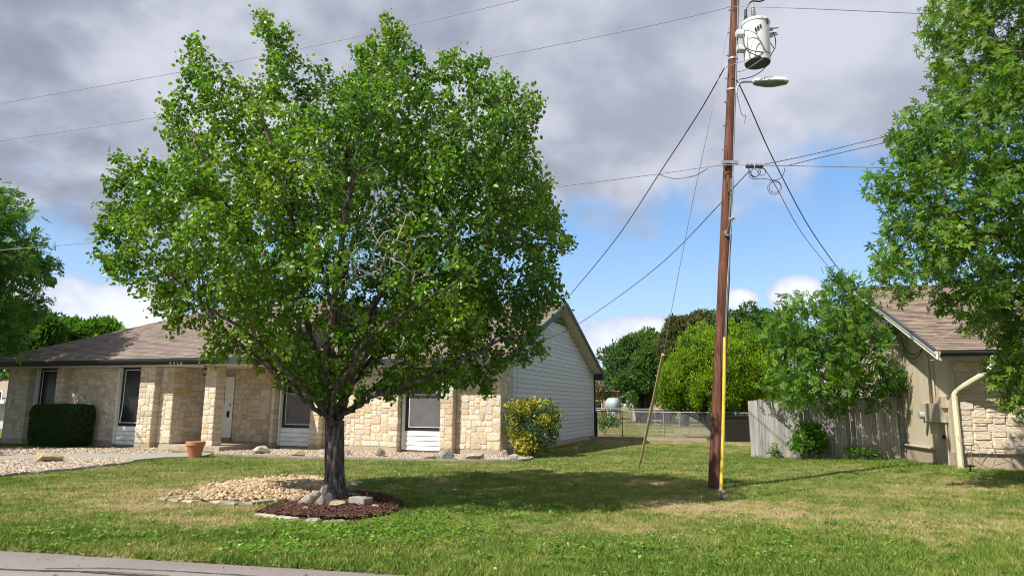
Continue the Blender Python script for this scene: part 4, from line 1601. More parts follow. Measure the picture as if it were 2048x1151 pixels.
m.tube([(-rT * .60, .04, hT + .0), (-rT * .60, .04, hT + .20)], .020, 8)
m.build('lightning_arrester', MAT['dark_trim'], tr)
for z in (hT * .72, hT * .36):
    MB().box(-rT - .14, -rT * .9, -.09, .09, z - .05, z + .05).build('mounting_bracket', MAT['can_paint'], tr)
m = MB()
for dz_, dy_ in ((.80, -.06), (.74, .04), (.66, -.02)):
    m.tube([(rT * .9, dy_, hT * dz_), (rT + .16, dy_ - .02, hT * dz_ + .03)], .018, 6)
    m.lathe([(.035, -.02), (.035, .03)], (rT + .02, dy_, hT * dz_), 8, 'x')
m.build('terminal', MAT['galv'], tr)
m = MB()
for k in range(3):
    m.box(-.12 + k * .05, -.09 + k * .05, -rT * .985 - .012, -rT * .96, hT * (.62 + .04 * k), hT * (.70 + .04 * k))
m.box(.13, .16, -rT * .99, -rT * .93, hT * .80, hT * .93)
m.build('stencil', MAT['dark_trim'], tr)


def bez(P, n=16):
    P = [np.array(p, float) for p in P]
    out = []
    for i in range(len(P) - 1):
        p0, p1, p2, p3 = P[max(i - 1, 0)], P[i], P[i + 1], P[min(i + 2, len(P) - 1)]
        for t in np.linspace(0, 1, n, endpoint=(i == len(P) - 2)):
            out.append(.5 * ((2 * p1) + (-p0 + p2) * t + (2 * p0 - 5 * p1 + 4 * p2 - p3) * t * t + (-p0 + 3 * p1 - 3 * p2 + p3) * t ** 3))
    return out


def px_cable(pts, r, mat, name, sides=6, parent=None, off=None):
    Q = bez([at(*p) for p in pts], 8)
    if parent is not None:
        Q = [q - np.array(parent.location) for q in Q]
    return MB().tube(Q, r, sides).build(name, MAT[mat], parent)


yT = PB[1] - .12 - rT * 1.02
for P, r_, mt in (
        ([(1489, 60, yT + .1), (1487, 88, yT + .02), (1500, 100, yT), (1520, 104, yT), (1540, 106, yT + .1)], .010, 'cable_black'),
        ([(1487, 72, yT + .1), (1492, 98, yT), (1515, 112, yT), (1538, 117, yT + .15)], .010, 'cable_black'),
        ([(1500, 112, yT), (1503, 90, yT - .02), (1510, 77, yT - .03), (1520, 80, yT - .02), (1532, 104, yT + .02)], .008, 'cable_grey'),
        ([(1489, 62, yT + .05), (1500, 62, yT), (1515, 72, yT - .03), (1528, 98, yT), (1540, 106, yT + .1)], .008, 'cable_grey'),
        ([(1546, 64, yT + .25), (1551, 80, yT + .25), (1550, 96, yT + .2), (1543, 108, yT + .15), (1540, 118, yT + .2)], .010, 'cable_black'),
        ([(1537, 82, yT + .2), (1545, 92, yT + .2), (1549, 100, yT + .2)], .008, 'cable_black'),
        ([(1452, 134, yT + .2), (1475, 126, yT + .15), (1500, 118, yT + .02), (1530, 106, yT + .05)], .008, 'cable_grey'),
        ([(1473, 144, yT + .2), (1490, 140, yT + .15), (1510, 128, yT), (1532, 112, yT + .05)], .008, 'cable_grey'),
        ([(1478, 159, yT + .25), (1505, 153, yT + .15), (1528, 138, yT + .15), (1540, 118, yT + .2)], .009, 'cable_black'),
        ([(1487, 70, yT + .2), (1489, 40, yT + .3), (1494, 15, yT + .35), (1504, 3, yT + .35), (1520, 3, yT + .4), (1533, -2, yT + .4)], .016, 'cable_black')):
    px_cable(P, r_, mt, 'lead_cable', parent=tr)

# street light
yL = PB[1] - .10
lz = zpole(163)
lamp = thing('street_light', 'pale cobra head street light on a curved arm', 'street light', tuple(pole_at(zpole(185))))
LL = lambda p: np.asarray(p) - np.array(lamp.location)
arm = bez([at(1473, 188, yL), at(1473.5, 178, yL), at(1478, 168, yL), at(1488, 164, yL), at(1508, 164, yL)], 8)
MB().tube([LL(p) for p in arm], .022, 8).build('arm', MAT['galv'], lamp)
h0, h1 = LL(at(1506, 166, yL)), LL(at(1577, 163, yL))
Lh = h1[0] - h0[0]
m = MB()
prof = [(0, .060, .055, -.05), (.06, .085, .085, -.06), (.3, .12, .105, -.06), (.6, .135, .110, -.05), (.85, .12, .10, -.035), (.96, .075, .075, -.02), (1.0, .03, .04, .0)]
V, Fs, ns = [], [], 14
for t, hw, up, dn in prof:
    for k in range(ns):
        th = 2 * math.pi * k / ns
        c, s_ = math.cos(th), math.sin(th)
        V.append((h0[0] + t * Lh, h0[1] + hw * c, h0[2] + .01 + t * .01 + (up * s_ if s_ > 0 else dn * -s_ * .35)))
for i in range(len(prof) - 1):
    for k in range(ns):
        Fs.append((i * ns + k, i * ns + (k + 1) % ns, (i + 1) * ns + (k + 1) % ns, (i + 1) * ns + k))
Fs += [tuple(range(ns - 1, -1, -1)), tuple((len(prof) - 1) * ns + k for k in range(ns))]
m.add(V, Fs)
smooth_by_angle(m.build('lamp_head', MAT['can_paint'], lamp), 60)
m = MB()
V, Fs = [], []
prof2 = [(.03, .05, 0), (.15, .085, .025), (.40, .115, .055), (.62, .118, .050), (.95, .05, .008)]
for t, hw, dn in prof2:
    for k in range(9):
        th = math.pi * k / 8
        V.append((h0[0] + t * Lh, h0[1] + hw * math.cos(th), h0[2] - .022 + t * .012 - dn * math.sin(th)))
for i in range(len(prof2) - 1):
    for k in range(8):
        Fs.append((i * 9 + k, i * 9 + k + 1, (i + 1) * 9 + k + 1, (i + 1) * 9 + k))
m.add(V, Fs)
smooth_by_angle(m.build('lens', MAT['lamp_lens'], lamp), 70)
m = MB()
for t in (.27, .40):
    m.add([(h0[0] + t * Lh + .006 * s, h0[1] + .118 * math.cos(th), h0[2] + .015 + .082 * math.sin(th)) for th in np.linspace(0, math.pi, 9) for s in (-1, 1)], [(2 * k, 2 * k + 1, 2 * k + 3, 2 * k + 2) for k in range(8)])
m.build('strap', MAT['dark_trim'], lamp)

# ================================================================== LINES IN THE AIR
rdir2 = np.array([-math.cos(rad(15)), math.sin(rad(15)), 0])


def street_y(px):
    """depth, at image column px, of a vertical plane through the pole along the street"""
    t = (px - 1024) / F
    k = (PB[0] - t * PB[1]) / (t * rdir2[1] - rdir2[0])
    return PB[1] + rdir2[1] * k


def line(name, label, pts, r, mat, ext0=0.0, ext1=0.0, cat='cable', group=None, parent=None, n=10):
    P = [at(*p) if len(p) == 3 else np.array(p[0]) for p in pts]
    if ext0:
        P.insert(0, P[0] + (P[0] - P[1]) * ext0)
    if ext1:
        P.append(P[-1] + (P[-1] - P[-2]) * ext1)
    Q = bez(P, n)
    o = MB().tube(Q, r, 5).build(name, MAT[mat], parent, smooth=True)
    if parent is None:
        tag(o, label, cat, group)
    return o


G = 'overhead lines on the utility pole'
SY = street_y
line('power_line', 'uppermost overhead wire crossing behind the big tree top', [(0, 207, SY(0)), (400, 137, SY(400)), (760, 64, SY(760)), (1030, 2, SY(1030)), (1330, -75, SY(1330))], .0075, 'cable_grey', ext0=.8, group=G)
line('power_line', 'second overhead wire reaching the pole beside the transformer top', [(0, 282, SY(0)), (330, 232, SY(330)), (720, 160, SY(720)), (1000, 112, SY(1000)), (1300, 52, SY(1300)), (1464, 13, PB[1] - .1)], .0075, 'cable_grey', ext0=.8, group=G)
line('power_line', 'overhead wire leaving the pole top toward the oak at right', [(1464, 13, PB[1] - .1), (1600, 17, 12.2), (1855, 28, 11.8), (2100, 38, 11.4)], .0075, 'cable_grey', ext1=1.0, group=G)
line('cable_line', 'pale communication cable passing behind the big tree to the pole', [(0, 500, SY(0)), (220, 481, SY(220)), (700, 424, SY(700)), (1100, 375, SY(1100)), (1300, 350, SY(1300)), (1412, 334, PB[1] - .1), (1450, 330, PB[1] - .17)], .009, 'cable_grey', ext0=.8, group=G)
line('cable_line', 'slack lower cable drooping left of the pole at strand height', [(1318, 349, SY(1318)), (1350, 357, SY(1350)), (1390, 351, SY(1390)), (1416, 336, PB[1] - .12)], .010, 'cable_grey', group=G)
line('cable_line', 'communication strand leaving the pole with splice boxes on it', [(1450, 330, PB[1] - .17), (1500, 330, 12.3), (1560, 331, 12.2), (1760, 335, 12.0), (2060, 342, 11.6)], .008, 'cable_grey', ext1=1.0, group=G)
line('service_cable', 'upper of two thin cables rising from the splice to the oak', [(1528, 329, 12.25), (1640, 305, 13.6), (1795, 267, 15.5), (2050, 205, 18)], .007, 'cable_black', ext1=.5, group=G)
line('service_cable', 'lower of two thin cables rising from the splice to the oak', [(1576, 331, 12.2), (1650, 313, 13.4), (1795, 280, 15.5), (2050, 225, 18)], .007, 'cable_black', ext1=.5, group=G)
peak = LH.w(.46, DEP / 2 - .3, PK - .1)
line('service_cable', 'thick black service drop from the pole to the stone house gable peak', [(1449, 136, PB[1] - .1), (1400, 222, 14.0), (1320, 345, 16.6), (1230, 480, 20.0), (1138, 592, 25.5)], .013, 'cable_black', group=G)
line('service_cable', 'thick black service drop from the pole to the beige house gable', [(1474, 160, PB[1] - .1), (1500, 215, 13.2), (1545, 315, 14.8), (1610, 440, 17.2), (1660, 515, 19.5), (1700, 566, 21.4), (1722, 596, 22.0)], .013, 'cable_black', group=G)
line('service_cable', 'thin blue grey cable drop sloping down to the stone house side wall', [(1498, 343, 12.3), (1462, 381, 12.9), (1435, 413, 13.6), (1330, 520, 17.0), (1230, 598, 20.5), (1140, 657, 23.4), (1072, 686, 24.4)], .009, 'cable_black', group=G)
line('service_cable', 'thin looped cable drop running down toward the beige house', [(1528, 336, 12.25), (1545, 362, 12.6), (1558, 384, 13.0), (1600, 460, 15), (1650, 525, 18), (1690, 570, 20.6), (1712, 600, 21.8)], .007, 'cable_black', group=G)
guyA = gp(1276, 947)
line('guy_wire', 'thin guy wire from the pole top down to the leaning tan guard', [(1457, 55, PB[1] + .1), (1420, 240, 12.9), (1380, 430, 13.6), (1326, 708, 14.6)], .006, 'cable_grey', cat='guy wire')
gt = at(1326, 708, 14.6)
gb = gp(1281, 922, 0.16)
gd = thing('guy_guard', 'leaning tan plastic guy wire guard left of the pole', 'guy guard', (gb[0], gb[1], 0))
LG = lambda p: np.asarray(p) - np.array(gd.location)
Q = [gb + (gt - gb) * t for t in np.linspace(0, 1, 8)]
MB().tube([LG(q) for q in Q], .034, 8).build('guard_tube', MAT['faded_guard'], gd)
MB().tube([LG(gb), LG(gp(1276, 944, -.05))], .012, 6).build('anchor_rod', MAT['cable_black'], gd)

# guy with the yellow guard in front of the pole
gf = thing('guy_guard', 'bright yellow guy wire guard standing against the pole base', 'guy guard', (*gp(1443, 1004)[:2], 0))
LG = lambda p: np.asarray(p) - np.array(gf.location)
yA = gp(1443, 1004)[1]
ptsg = [at(1442, 978, yA + .05), at(1445, 900, yA + .12), at(1447.5, 800, yA + .18), at(1449.5, 674, yA + .25)]
MB().tube([LG(p) for p in bez(ptsg, 6)], .027, 8).build('guard_tube', MAT['yellow_guard'], gf)
pts2 = [at(1439.5, 972, yA + .10), at(1441, 900, yA + .16), at(1443.5, 800, yA + .22), at(1445.5, 680, yA + .29)]
m = MB()
m.tube([LG(gp(1443, 1004, -.05)), LG(at(1442.5, 982, yA + .03))], .022, 8)
m.tube([LG(at(1437, 979, yA + .03)), LG(at(1449, 983, yA + .03))], .022, 6)
m.build('anchor_rod', MAT['galv'], gf)
line('guy_wire', 'grey guy wire from the yellow guard up along the pole', [(1449.5, 676, yA + .25), (1455, 560, yA + .35), (1463, 437, PB[1] - .75), (1466, 330, PB[1] - .6), (1473, 100, PB[1] - .25), (1478, -60, PB[1])], .007, 'cable_grey', cat='guy wire')
# splice boxes and coiled slack on the strand
sp_ = thing('splice_case', 'black cable splice boxes with coiled slack hanging from the strand', 'splice box', tuple(at(1520, 330, 12.25)))
LS = lambda p: np.asarray(p) - np.array(sp_.location)
for a, b in ((1492, 1507), (1511, 1526)):
    A, B = LS(at(a, 333, 12.25)), LS(at(b, 333, 12.25))
    MB().box(A[0], B[0], -.03, .03, A[2] - .022, A[2] + .022).build('splice_box', MAT['cable_black'], sp_)
    for t in (.2, .75):
        xx = A[0] + (B[0] - A[0]) * t
        MB().box(xx - .02, xx + .02, -.02, .02, A[2] + .0225, A[2] + .06).build('hanger', MAT['galv'], sp_)
m = MB()


def ring(cx, cy, rx, ry, Yv, n=20, a0=0, a1=6.6):
    return [LS(at(cx + rx * math.cos(t), cy + ry * math.sin(t), Yv)) for t in np.linspace(a0, a1, n)]


m.tube(ring(1511, 344, 10, 9, 12.22), .006, 5)
m.tube(ring(1509, 346, 7, 8, 12.24), .006, 5)
m.tube(ring(1524, 344, 7, 7, 12.20), .006, 5)
m.tube(ring(1549, 375, 14, 14, 12.7), .006, 5)
m.tube(ring(1550, 374, 12, 11, 12.72), .006, 5)
m.tube([LS(p) for p in bez([at(1497, 337, 12.25), at(1501, 356, 12.25), at(1525, 357, 12.3), at(1550, 360, 12.4), at(1565, 352, 12.4), at(1570, 335, 12.3)], 6)], .006, 5)
m.tube([LS(p) for p in bez([at(1499, 336, 12.2), at(1500, 348, 12.2), at(1507, 355, 12.2)], 6)], .006, 5)
m.build('slack_coil', MAT['cable_black'], sp_)
px_cable([(1474, 190, PB[1] - .1), (1480, 215, PB[1] - .1), (1484, 230, PB[1] - .1), (1491, 232, PB[1] - .1), (1488, 248, PB[1] - .1)], .006, 'cable_black', 'loose_wire', parent=lamp)
#@@VEG
# ================================================================== VEGETATION
def unit(v):
    return v / (np.linalg.norm(v, axis=-1, keepdims=True) + 1e-9)


T_OVAL = (np.array([(0, 0, 0), (.28, .34, .10), (.68, .30, .08), (1, 0, -.06), (.68, -.30, .08), (.28, -.34, .10)]), np.array([(0, 1, 2, 3), (0, 3, 4, 5)]))
T_LANCE = (np.array([(0, 0, 0), (.45, .17, .06), (1, 0, -.05), (.45, -.17, .06)]), np.array([(0, 1, 2, 2), (0, 2, 3, 3)]))
_l = []
_lf = []
for a, L in ((0, 1.0), (.75, .72), (-.75, .72), (1.45, .5), (-1.45, .5)):
    c, s_ = math.cos(a), math.sin(a)
    b = len(_l)
    o0 = .30 if abs(a) < 1 else .18
    for u, v, w in ((0, 0, 0), (.5, .13, .05), (1, 0, -.08), (.5, -.13, .05)):
        _l.append((o0 * .6 + (u * L) * c - v * s_ * 1.0, (u * L) * s_ + v * c, w))
    _lf.append((b, b + 1, b + 2, b + 3))
T_LOBED = (np.array(_l), np.array(_lf))
_l, _lf = [], []
for k in range(7):
    sd = 1 if k % 2 else -1
    u0 = .1 + .12 * k
    a = sd * .9 if k < 6 else 0
    L = .50
    c, s_ = math.cos(a), math.sin(a)
    b = len(_l)
    for u, v, w in ((0, 0, 0), (.5, .24, .05), (1, 0, -.1), (.5, -.24, .05)):
        _l.append((u0 + u * L * c - v * L * s_, u * L * s_ + v * L * c, w * L - .12 * u0 * u0))
    _lf.append((b, b + 1, b + 2, b + 3))
T_PINNATE = (np.array(_l), np.array(_lf))


def leaf_cloud(name, tmpl, P, A, Nn, size, tone, mat, parent):
    """leaves: base points P, axis A, face normal Nn, length size"""
    A = unit(A)
    B = unit(np.cross(Nn, A))
    C_ = np.cross(A, B)
    tv, tf = tmpl
    V = P[:, None, :] + size[:, None, None] * (tv[None, :, 0:1] * A[:, None] + tv[None, :, 1:2] * B[:, None] + tv[None, :, 2:3] * C_[:, None])
    k, n = len(tv), len(P)
    tf2 = tf.copy()
    kk = 4
    if (tf[:, 2] == tf[:, 3]).all():
        tf2, kk = tf[:, :3], 3
    Fq = (tf2[None] + (np.arange(n) * k)[:, None, None]).reshape(-1, kk)
    o = raw_mesh(name, V.reshape(-1, 3), Fq, kk, {'tone': np.repeat(tone, k)}, MAT[mat], parent)
    o['kind'] = 'stuff'
    return o


def colonize(nodes, parents, attr_pts, step, infl, kill, iters, gravity=0.0, jitter=.15):
    pos = [np.array(p, float) for p in nodes]
    par = list(parents)
    At = np.array(attr_pts, float)
    alive = np.ones(len(At), bool)
    P0 = np.array(pos)
    bd = np.full(len(At), 1e9)
    bi = np.zeros(len(At), int)

    def upd(new_i):
        Pn = np.array([pos[i] for i in new_i])
        for c in range(0, len(Pn), 400):
            D = np.linalg.norm(At[:, None] - Pn[None, c:c + 400], axis=2)
            j = D.argmin(1)
            d = D[np.arange(len(At)), j]
            b = d < bd
            bd[b] = d[b]
            bi[b] = np.array(new_i)[c:c + 400][j[b]]
    upd(list(range(len(pos))))
    for it in range(iters):
        act = alive & (bd < infl)
        if not act.any():
            break
        grow = {}
        idx = np.where(act)[0]
        dirs = unit(At[idx] - np.array([pos[i] for i in bi[idx]]))
        for i, d in zip(bi[idx], dirs):
            grow.setdefault(int(i), []).append(d)
        new = []
        for i, ds in grow.items():
            d = np.sum(ds, 0)
            if np.linalg.norm(d) < .05:
                d = ds[0]
            d = unit(d) + RNG.normal(0, jitter, 3) + np.array([0, 0, gravity])
            q = pos[i] + unit(d) * step
            pos.append(q)
            par.append(i)
            new.append(len(pos) - 1)
        if not new:
            break
        upd(new)
        alive &= bd > kill
    return np.array(pos), np.array(par)


def radii(par, tip=.0045, expo=2.3, root_r=None):
    n = len(par)
    acc = np.zeros(n)
    child = np.zeros(n, int)
    for i in range(n - 1, -1, -1):
        if child[i] == 0:
            acc[i] = tip ** expo
        if par[i] >= 0:
            acc[par[i]] += acc[i]
            child[par[i]] += 1
    r = acc ** (1 / expo)
    return r, child


def branch_mesh(pos, par, r, mat, parent, name='limbs', rmin=0.0, skip=0, base_name=None):
    n = len(pos)
    kids = [[] for _ in range(n)]
    for i in range(n):
        if par[i] >= 0:
            kids[par[i]].append(i)
    mb = MB()
    roots = [i for i in range(n) if par[i] < 0]
    stack = [(x, None) for x in roots]
    while stack:
        i, fr = stack.pop()
        chain = [fr, i] if fr is not None else [i]
        while kids[i]:
            ks = sorted(kids[i], key=lambda k: -r[k])
            for k in ks[1:]:
                if r[k] >= rmin:
                    stack.append((k, i))
            i = ks[0]
            if r[i] < rmin:
                break
            chain.append(i)
        if len(chain) < 2:
            continue
        rr = r[chain].copy()
        if fr is not None:
            rr[0] = min(rr[0], rr[1] * 1.15)
        mx = rr.max()
        sides = 12 if mx > .07 else (7 if mx > .025 else (4 if mx > .010 else 3))
        mb.tube(pos[chain], rr, sides, caps=False)
    return mb.build(name, MAT[mat], parent, smooth=True)


def poly_local(pts, Y):
    return np.array([(at(a, b, Y)[0], at(a, b, Y)[2]) for a, b in pts])


def crown_points(poly, n, yc, depth, shell=.55, shrink=1.0):
    """attraction points filling a rounded crown whose middle section is poly (x, z in metres), depth falling off toward the outline"""
    cen = (poly.min(0) + poly.max(0)) / 2 * .5 + poly.mean(0) * .5
    pl = cen + (poly - cen) * shrink
    ang = np.linspace(-math.pi, math.pi, 181)
    far = np.linspace(.05, 8, 240)
    TT, DD = np.meshgrid(ang, far, indexing='ij')
    bnd = np.maximum(.1, (inside(pl, cen[0] + np.cos(TT) * DD, cen[1] + np.sin(TT) * DD) * DD).max(1))
    lo, hi = pl.min(0), pl.max(0)
    out = np.zeros((0, 3))
    while len(out) < n:
        p = lo + RNG.random((4000, 2)) * (hi - lo)
        p = p[inside(pl, p[:, 0], p[:, 1])]
        d = p - cen
        rho = np.clip(np.hypot(d[:, 0], d[:, 1]) / np.interp(np.arctan2(d[:, 1], d[:, 0]), ang, bnd), 0, 1)
        v = RNG.random(len(p)) * 2 - 1
        dm = depth * np.sqrt(1 - .97 * rho ** 2)
        q = np.sqrt(np.clip(rho ** 2 + v ** 2 * (1 - rho ** 2), 0, 1))
        ok = RNG.random(len(p)) < ((1 - shell) + shell * q ** 1.5) * np.sqrt(1 - .9 * rho ** 2) * 1.2
        out = np.concatenate([out, np.stack([p[:, 0], yc + v * dm, p[:, 1]], 1)[ok]])
    return out[:n]


def put_leaves(name, pos, par, r, child, tmpl, mat, parent, per, spread, size, twig=.012, droop=.25, tone=(.35, .25), clump=None, up=.55, exclude=None, sunny=0.0):
    idx = np.where((r < twig))[0]
    if exclude is not None:
        idx = idx[~exclude(pos[idx])]
    cnt = RNG.poisson(per * np.where(child[idx] == 0, 2.2, .9))
    I = np.repeat(idx, cnt)
    n = len(I)
    d = unit(pos[I] - pos[par[I]])
    off = RNG.normal(0, 1, (n, 3)) * spread
    P = pos[I] + off
    A = d * .5 + unit(RNG.normal(0, 1, (n, 3))) * .9 + np.array([0, 0, -droop])
    Nn = unit(RNG.normal(0, 1, (n, 3))) + np.array([0, 0, up])
    sz = size * (.50 + .85 * RNG.random(n))
    if clump is not None:
        cl = fbm(P[:, 0] * clump + P[:, 1] * .7, P[:, 2] * clump + P[:, 1] * .5, 61, 3)
    else:
        cl = .5
    tn = np.clip(tone[0] + (RNG.random(n) - .5) * 2 * tone[1] + (cl - .5) * .9, 0, .94)
    tn = np.where(RNG.random(n) < .006, .985, tn)
    return leaf_cloud(name, tmpl, P, A, Nn, sz, tn, mat, parent)


# ---------------------------------------------------------------- the big tree
TB = gp(668, 1006)
TY = TB[1]
bt = thing('shade_tree', 'large round headed leafy tree with dark ridged trunk growing from the mulch bed', 'tree', (TB[0], TY, 0))
OUT = [(640, 800), (585, 772), (520, 748), (445, 722), (420, 690), (395, 655), (350, 655), (318, 640), (290, 600), (250, 575), (212, 535), (188, 512), (215, 482), (203, 455), (228, 428), (246, 405), (240, 360), (243, 318), (275, 330), (300, 322), (330, 345), (352, 300), (328, 255), (335, 226), (378, 212), (384, 160), (362, 112), (394, 80), (410, 112), (425, 150), (470, 150), (512, 170), (536, 112), (524, 58), (540, 34), (560, 68), (588, 68), (572, 90), (572, 150), (602, 168), (650, 132), (690, 152), (722, 118), (738, 100), (758, 118), (776, 58), (790, 60), (835, 84), (842, 132), (858, 162), (888, 135), (925, 140), (965, 115), (974, 150), (1010, 145), (1032, 172), (1062, 190), (1090, 205), (1078, 255), (1062, 295), (1072, 332), (1100, 368), (1108, 410), (1115, 450), (1136, 490), (1112, 540), (1092, 582), (1132, 592), (1118, 622), (1078, 645), (1085, 702), (1058, 742), (1010, 738), (972, 778), (930, 772), (880, 792), (800, 788), (760, 800), (700, 795)]
poly = poly_local(OUT, TY)
limb_px = [
    # (pixels along a main limb, depth offset at its end)
    ([(655, 835), (610, 790), (560, 745), (490, 690), (430, 620), (370, 540)], -.5),
    ([(652, 830), (600, 770), (540, 700), (470, 610), (410, 520), (360, 450)], .8),
    ([(660, 825), (640, 720), (625, 640), (612, 540), (590, 420), (550, 260)], -.6),
    ([(664, 820), (655, 700), (660, 600), (672, 480), (680, 330), (690, 200)], .5),
    ([(668, 820), (668, 720), (690, 560), (720, 440), (760, 300), (790, 140)], -.2),
    ([(672, 820), (690, 720), (735, 600), (790, 480), (830, 330), (860, 200)], 1.3),
    ([(676, 825), (705, 760), (760, 660), (850, 540), (930, 420), (1010, 280)], -.4),
    ([(682, 832), (720, 815), (760, 790), (820, 772), (900, 745), (1000, 690)], -.9),
    ([(680, 828), (712, 800), (790, 730), (900, 640), (1020, 560)], .9),
    ([(664, 825), (650, 760), (610, 650), (545, 540), (490, 430), (450, 330)], -1.0),
    ([(668, 825), (675, 750), (700, 640), (730, 520), (760, 400)], -1.9),
    ([(668, 825), (660, 750), (640, 640), (600, 520), (560, 420)], 2.0),
    ([(672, 825), (690, 760), (750, 660), (840, 560), (900, 480)], 2.1),
    ([(664, 828), (640, 780), (570, 700), (480, 620), (400, 560)], -2.0),
    ([(674, 828), (700, 780), (770, 690), (860, 640), (950, 600)], -2.1),
]
nodes = [np.array([TB[0], TY, -.15]), ]
par = [-1]
tp = at(668, 840, TY)
for k in range(1, 9):
    q = np.array([TB[0], TY, 0]) + (tp - np.array([TB[0], TY, 0])) * k / 8
    nodes.append(q)
    par.append(k - 1)
fork = 8
for pts, dy in limb_px:
    P = [at(a, b, TY) for a, b in pts]
    for k, p in enumerate(P):
        p[1] += dy * ((k + 1) / len(P)) ** 1.1
    Q = bez([nodes[fork] - np.array([0, 0, .12])] + P, 7)
    prev = fork if pts[0][1] > 822 else fork
    for q in Q[3:]:
        nodes.append(q + RNG.normal(0, .018, 3))
        par.append(prev)
        prev = len(nodes) - 1
cc = crown_points(poly, 250, TY, 2.9, .5, .93)
cc[:, 1] = np.where(cc[:, 1] < TY, TY + (cc[:, 1] - TY) * .85, cc[:, 1])
cc[:, 0] += np.maximum(0, TY - cc[:, 1]) * .26
cc[:, 2] -= np.maximum(0, TY - cc[:, 1]) * .16 * np.clip((cc[:, 2] - 2.6) / 2, 0, 1.4) + .13 * np.maximum(0, cc[:, 2] - 4.2)
tips = []
ocx, ocz = poly.mean(0)
for i in range(len(poly)):
    for t_ in (0, .5):
        q_ = poly[i] * (1 - t_) + poly[(i + 1) % len(poly)] * t_
        v_ = np.array([ocx, ocz]) - q_
        tips.append((q_[0] + v_[0] / np.linalg.norm(v_) * .22, TY + random.uniform(-.5, .5), q_[1] + v_[1] / np.linalg.norm(v_) * .22, .16))
cl_ = [(*c_, random.uniform(.22, .42)) for c_ in cc] + tips
cp = np.concatenate([np.array(c_[:3]) + np.clip(RNG.normal(0, .62, (int(14 + c_[3] * 34), 3)), -1.25, 1.25) * c_[3] * np.array([1, 1, 1.0]) for c_ in cl_])
cp = cp[inside(poly, cp[:, 0], cp[:, 2])]
for sh, hw in (([(540, 36), (540, 70), (546, 110), (552, 150)], .10), ([(584, 72), (566, 100)], .07), ([(394, 84), (402, 120), (412, 155), (425, 190)], .13), ([(366, 118), (385, 150)], .07), ([(787, 62), (795, 95), (800, 130), (805, 165)], .13), ([(735, 104), (725, 135), (715, 165)], .09), ([(830, 90), (835, 130)], .10), ([(648, 136), (655, 165)], .10),
               ([(965, 118), (960, 150), (950, 180)], .12), ([(890, 138), (890, 170)], .12), ([(1012, 148), (1005, 180)], .12), ([(1085, 208), (1060, 225)], .11), ([(335, 230), (350, 250)], .11), ([(248, 322), (265, 350)], .13), ([(210, 458), (235, 470)], .10), ([(192, 512), (215, 520)], .10), ([(1130, 490), (1100, 490)], .12), ([(1128, 596), (1100, 600), (1070, 605)], .09), ([(1108, 410), (1085, 415)], .12), ([(300, 325), (305, 350)], .1),
               ([(430, 712), (445, 690)], .14), ([(350, 650), (365, 625)], .12), ([(1080, 700), (1060, 690)], .13), ([(970, 772), (965, 750)], .13), ([(575, 762), (580, 740)], .12)):
    for a_, b_ in sh:
        c_ = at(a_, b_, TY)
        cp = np.concatenate([cp, c_ + np.clip(RNG.normal(0, .6, (13, 3)), -1.2, 1.2) * hw * np.array([1, 1.4, 1])])
cp = cp[(np.linalg.norm((cp - (np.array([TB[0] + .25, TY, 3.0]))) / np.array([.9, .9, 1.5]), axis=1) > 1)]
pos, par = colonize(nodes, par, cp, .13, 1.6, .17, 120, gravity=.05, jitter=.22)
r, child = radii(par, .0042, 2.45)
k0 = .150 / r[6]
r = np.where(r > .012, .012 + np.clip((r - .012) / (r[6] - .012), 0, 1) ** .90 * (0.140 - .012), r)
r[0], r[1], r[2] = r[6] * 1.45, r[6] * 1.30, r[6] * 1.12
OL = np.array([TB[0], TY, 0])


def trunk_and_limbs(tree, pos, par, r, O, cut, mat_t, mat_l, rmin=0.0, flute=.0):
    """the lower trunk as its own mesh with ridged bark relief, then the limbs"""
    P = bez(pos[:cut + 1] - O, 6)
    R_ = np.interp(np.linspace(0, cut, len(P)), np.arange(cut + 1), r[:cut + 1])
    ns = 72
    V, Fs = [], []
    for i, (p, rr) in enumerate(zip(P, R_)):
        for k in range(ns):
            th = 2 * math.pi * k / ns
            w = 1 + flute * (math.sin(th * 9 + 1.1 * math.sin(i * .35)) * .35 + .9 * abs(math.sin(th * 17 + 1.3 * math.sin(i * .23 + th))) - .45) + .05 * math.sin(th * 3 + 1)
            if i < 10:
                w *= 1 + .10 * (1 - i / 10) * max(0, math.sin(th * 5 + .6))
            V.append(p + rr * w * np.array([math.cos(th), math.sin(th), 0]))
    m_ = len(P)
    for i in range(m_ - 1):
        for k in range(ns):
            Fs.append((i * ns + k, i * ns + (k + 1) % ns, (i + 1) * ns + (k + 1) % ns, (i + 1) * ns + k))
    MB().add(V, Fs, .5).build('trunk', MAT[mat_t], tree, smooth=True)
    p2 = par.copy()
    p2[:cut] = -2
    keep = np.arange(len(pos)) >= cut - 1
    mp = -np.ones(len(pos), int)
    mp[keep] = np.arange(keep.sum())
    pp = np.array([mp[x] if x >= 0 else -1 for x in par[keep]])
    pp[0] = -1
    return branch_mesh(pos[keep] - O, pp, r[keep], mat_l, tree, 'limbs', rmin)


trunk_and_limbs(bt, pos, par, r, OL, 8, 'bark', 'limb_bark', flute=.10)
n_main = len(nodes)
bf = put_leaves('foliage', pos - OL, par, r, child, T_OVAL, 'pear_leaf', bt, 16.0, .060, .070, twig=.0125, droop=.35, tone=(.50, .34), clump=1.1,
                exclude=lambda p: (np.linalg.norm((p - np.array([.30, -1.7, 3.5])) / np.array([.8, 1.5, 1.5]), axis=1) < 1) & (RNG.random(len(p)) < .6))
print('big tree nodes', len(pos), 'leaf verts', len(bf.data.vertices))
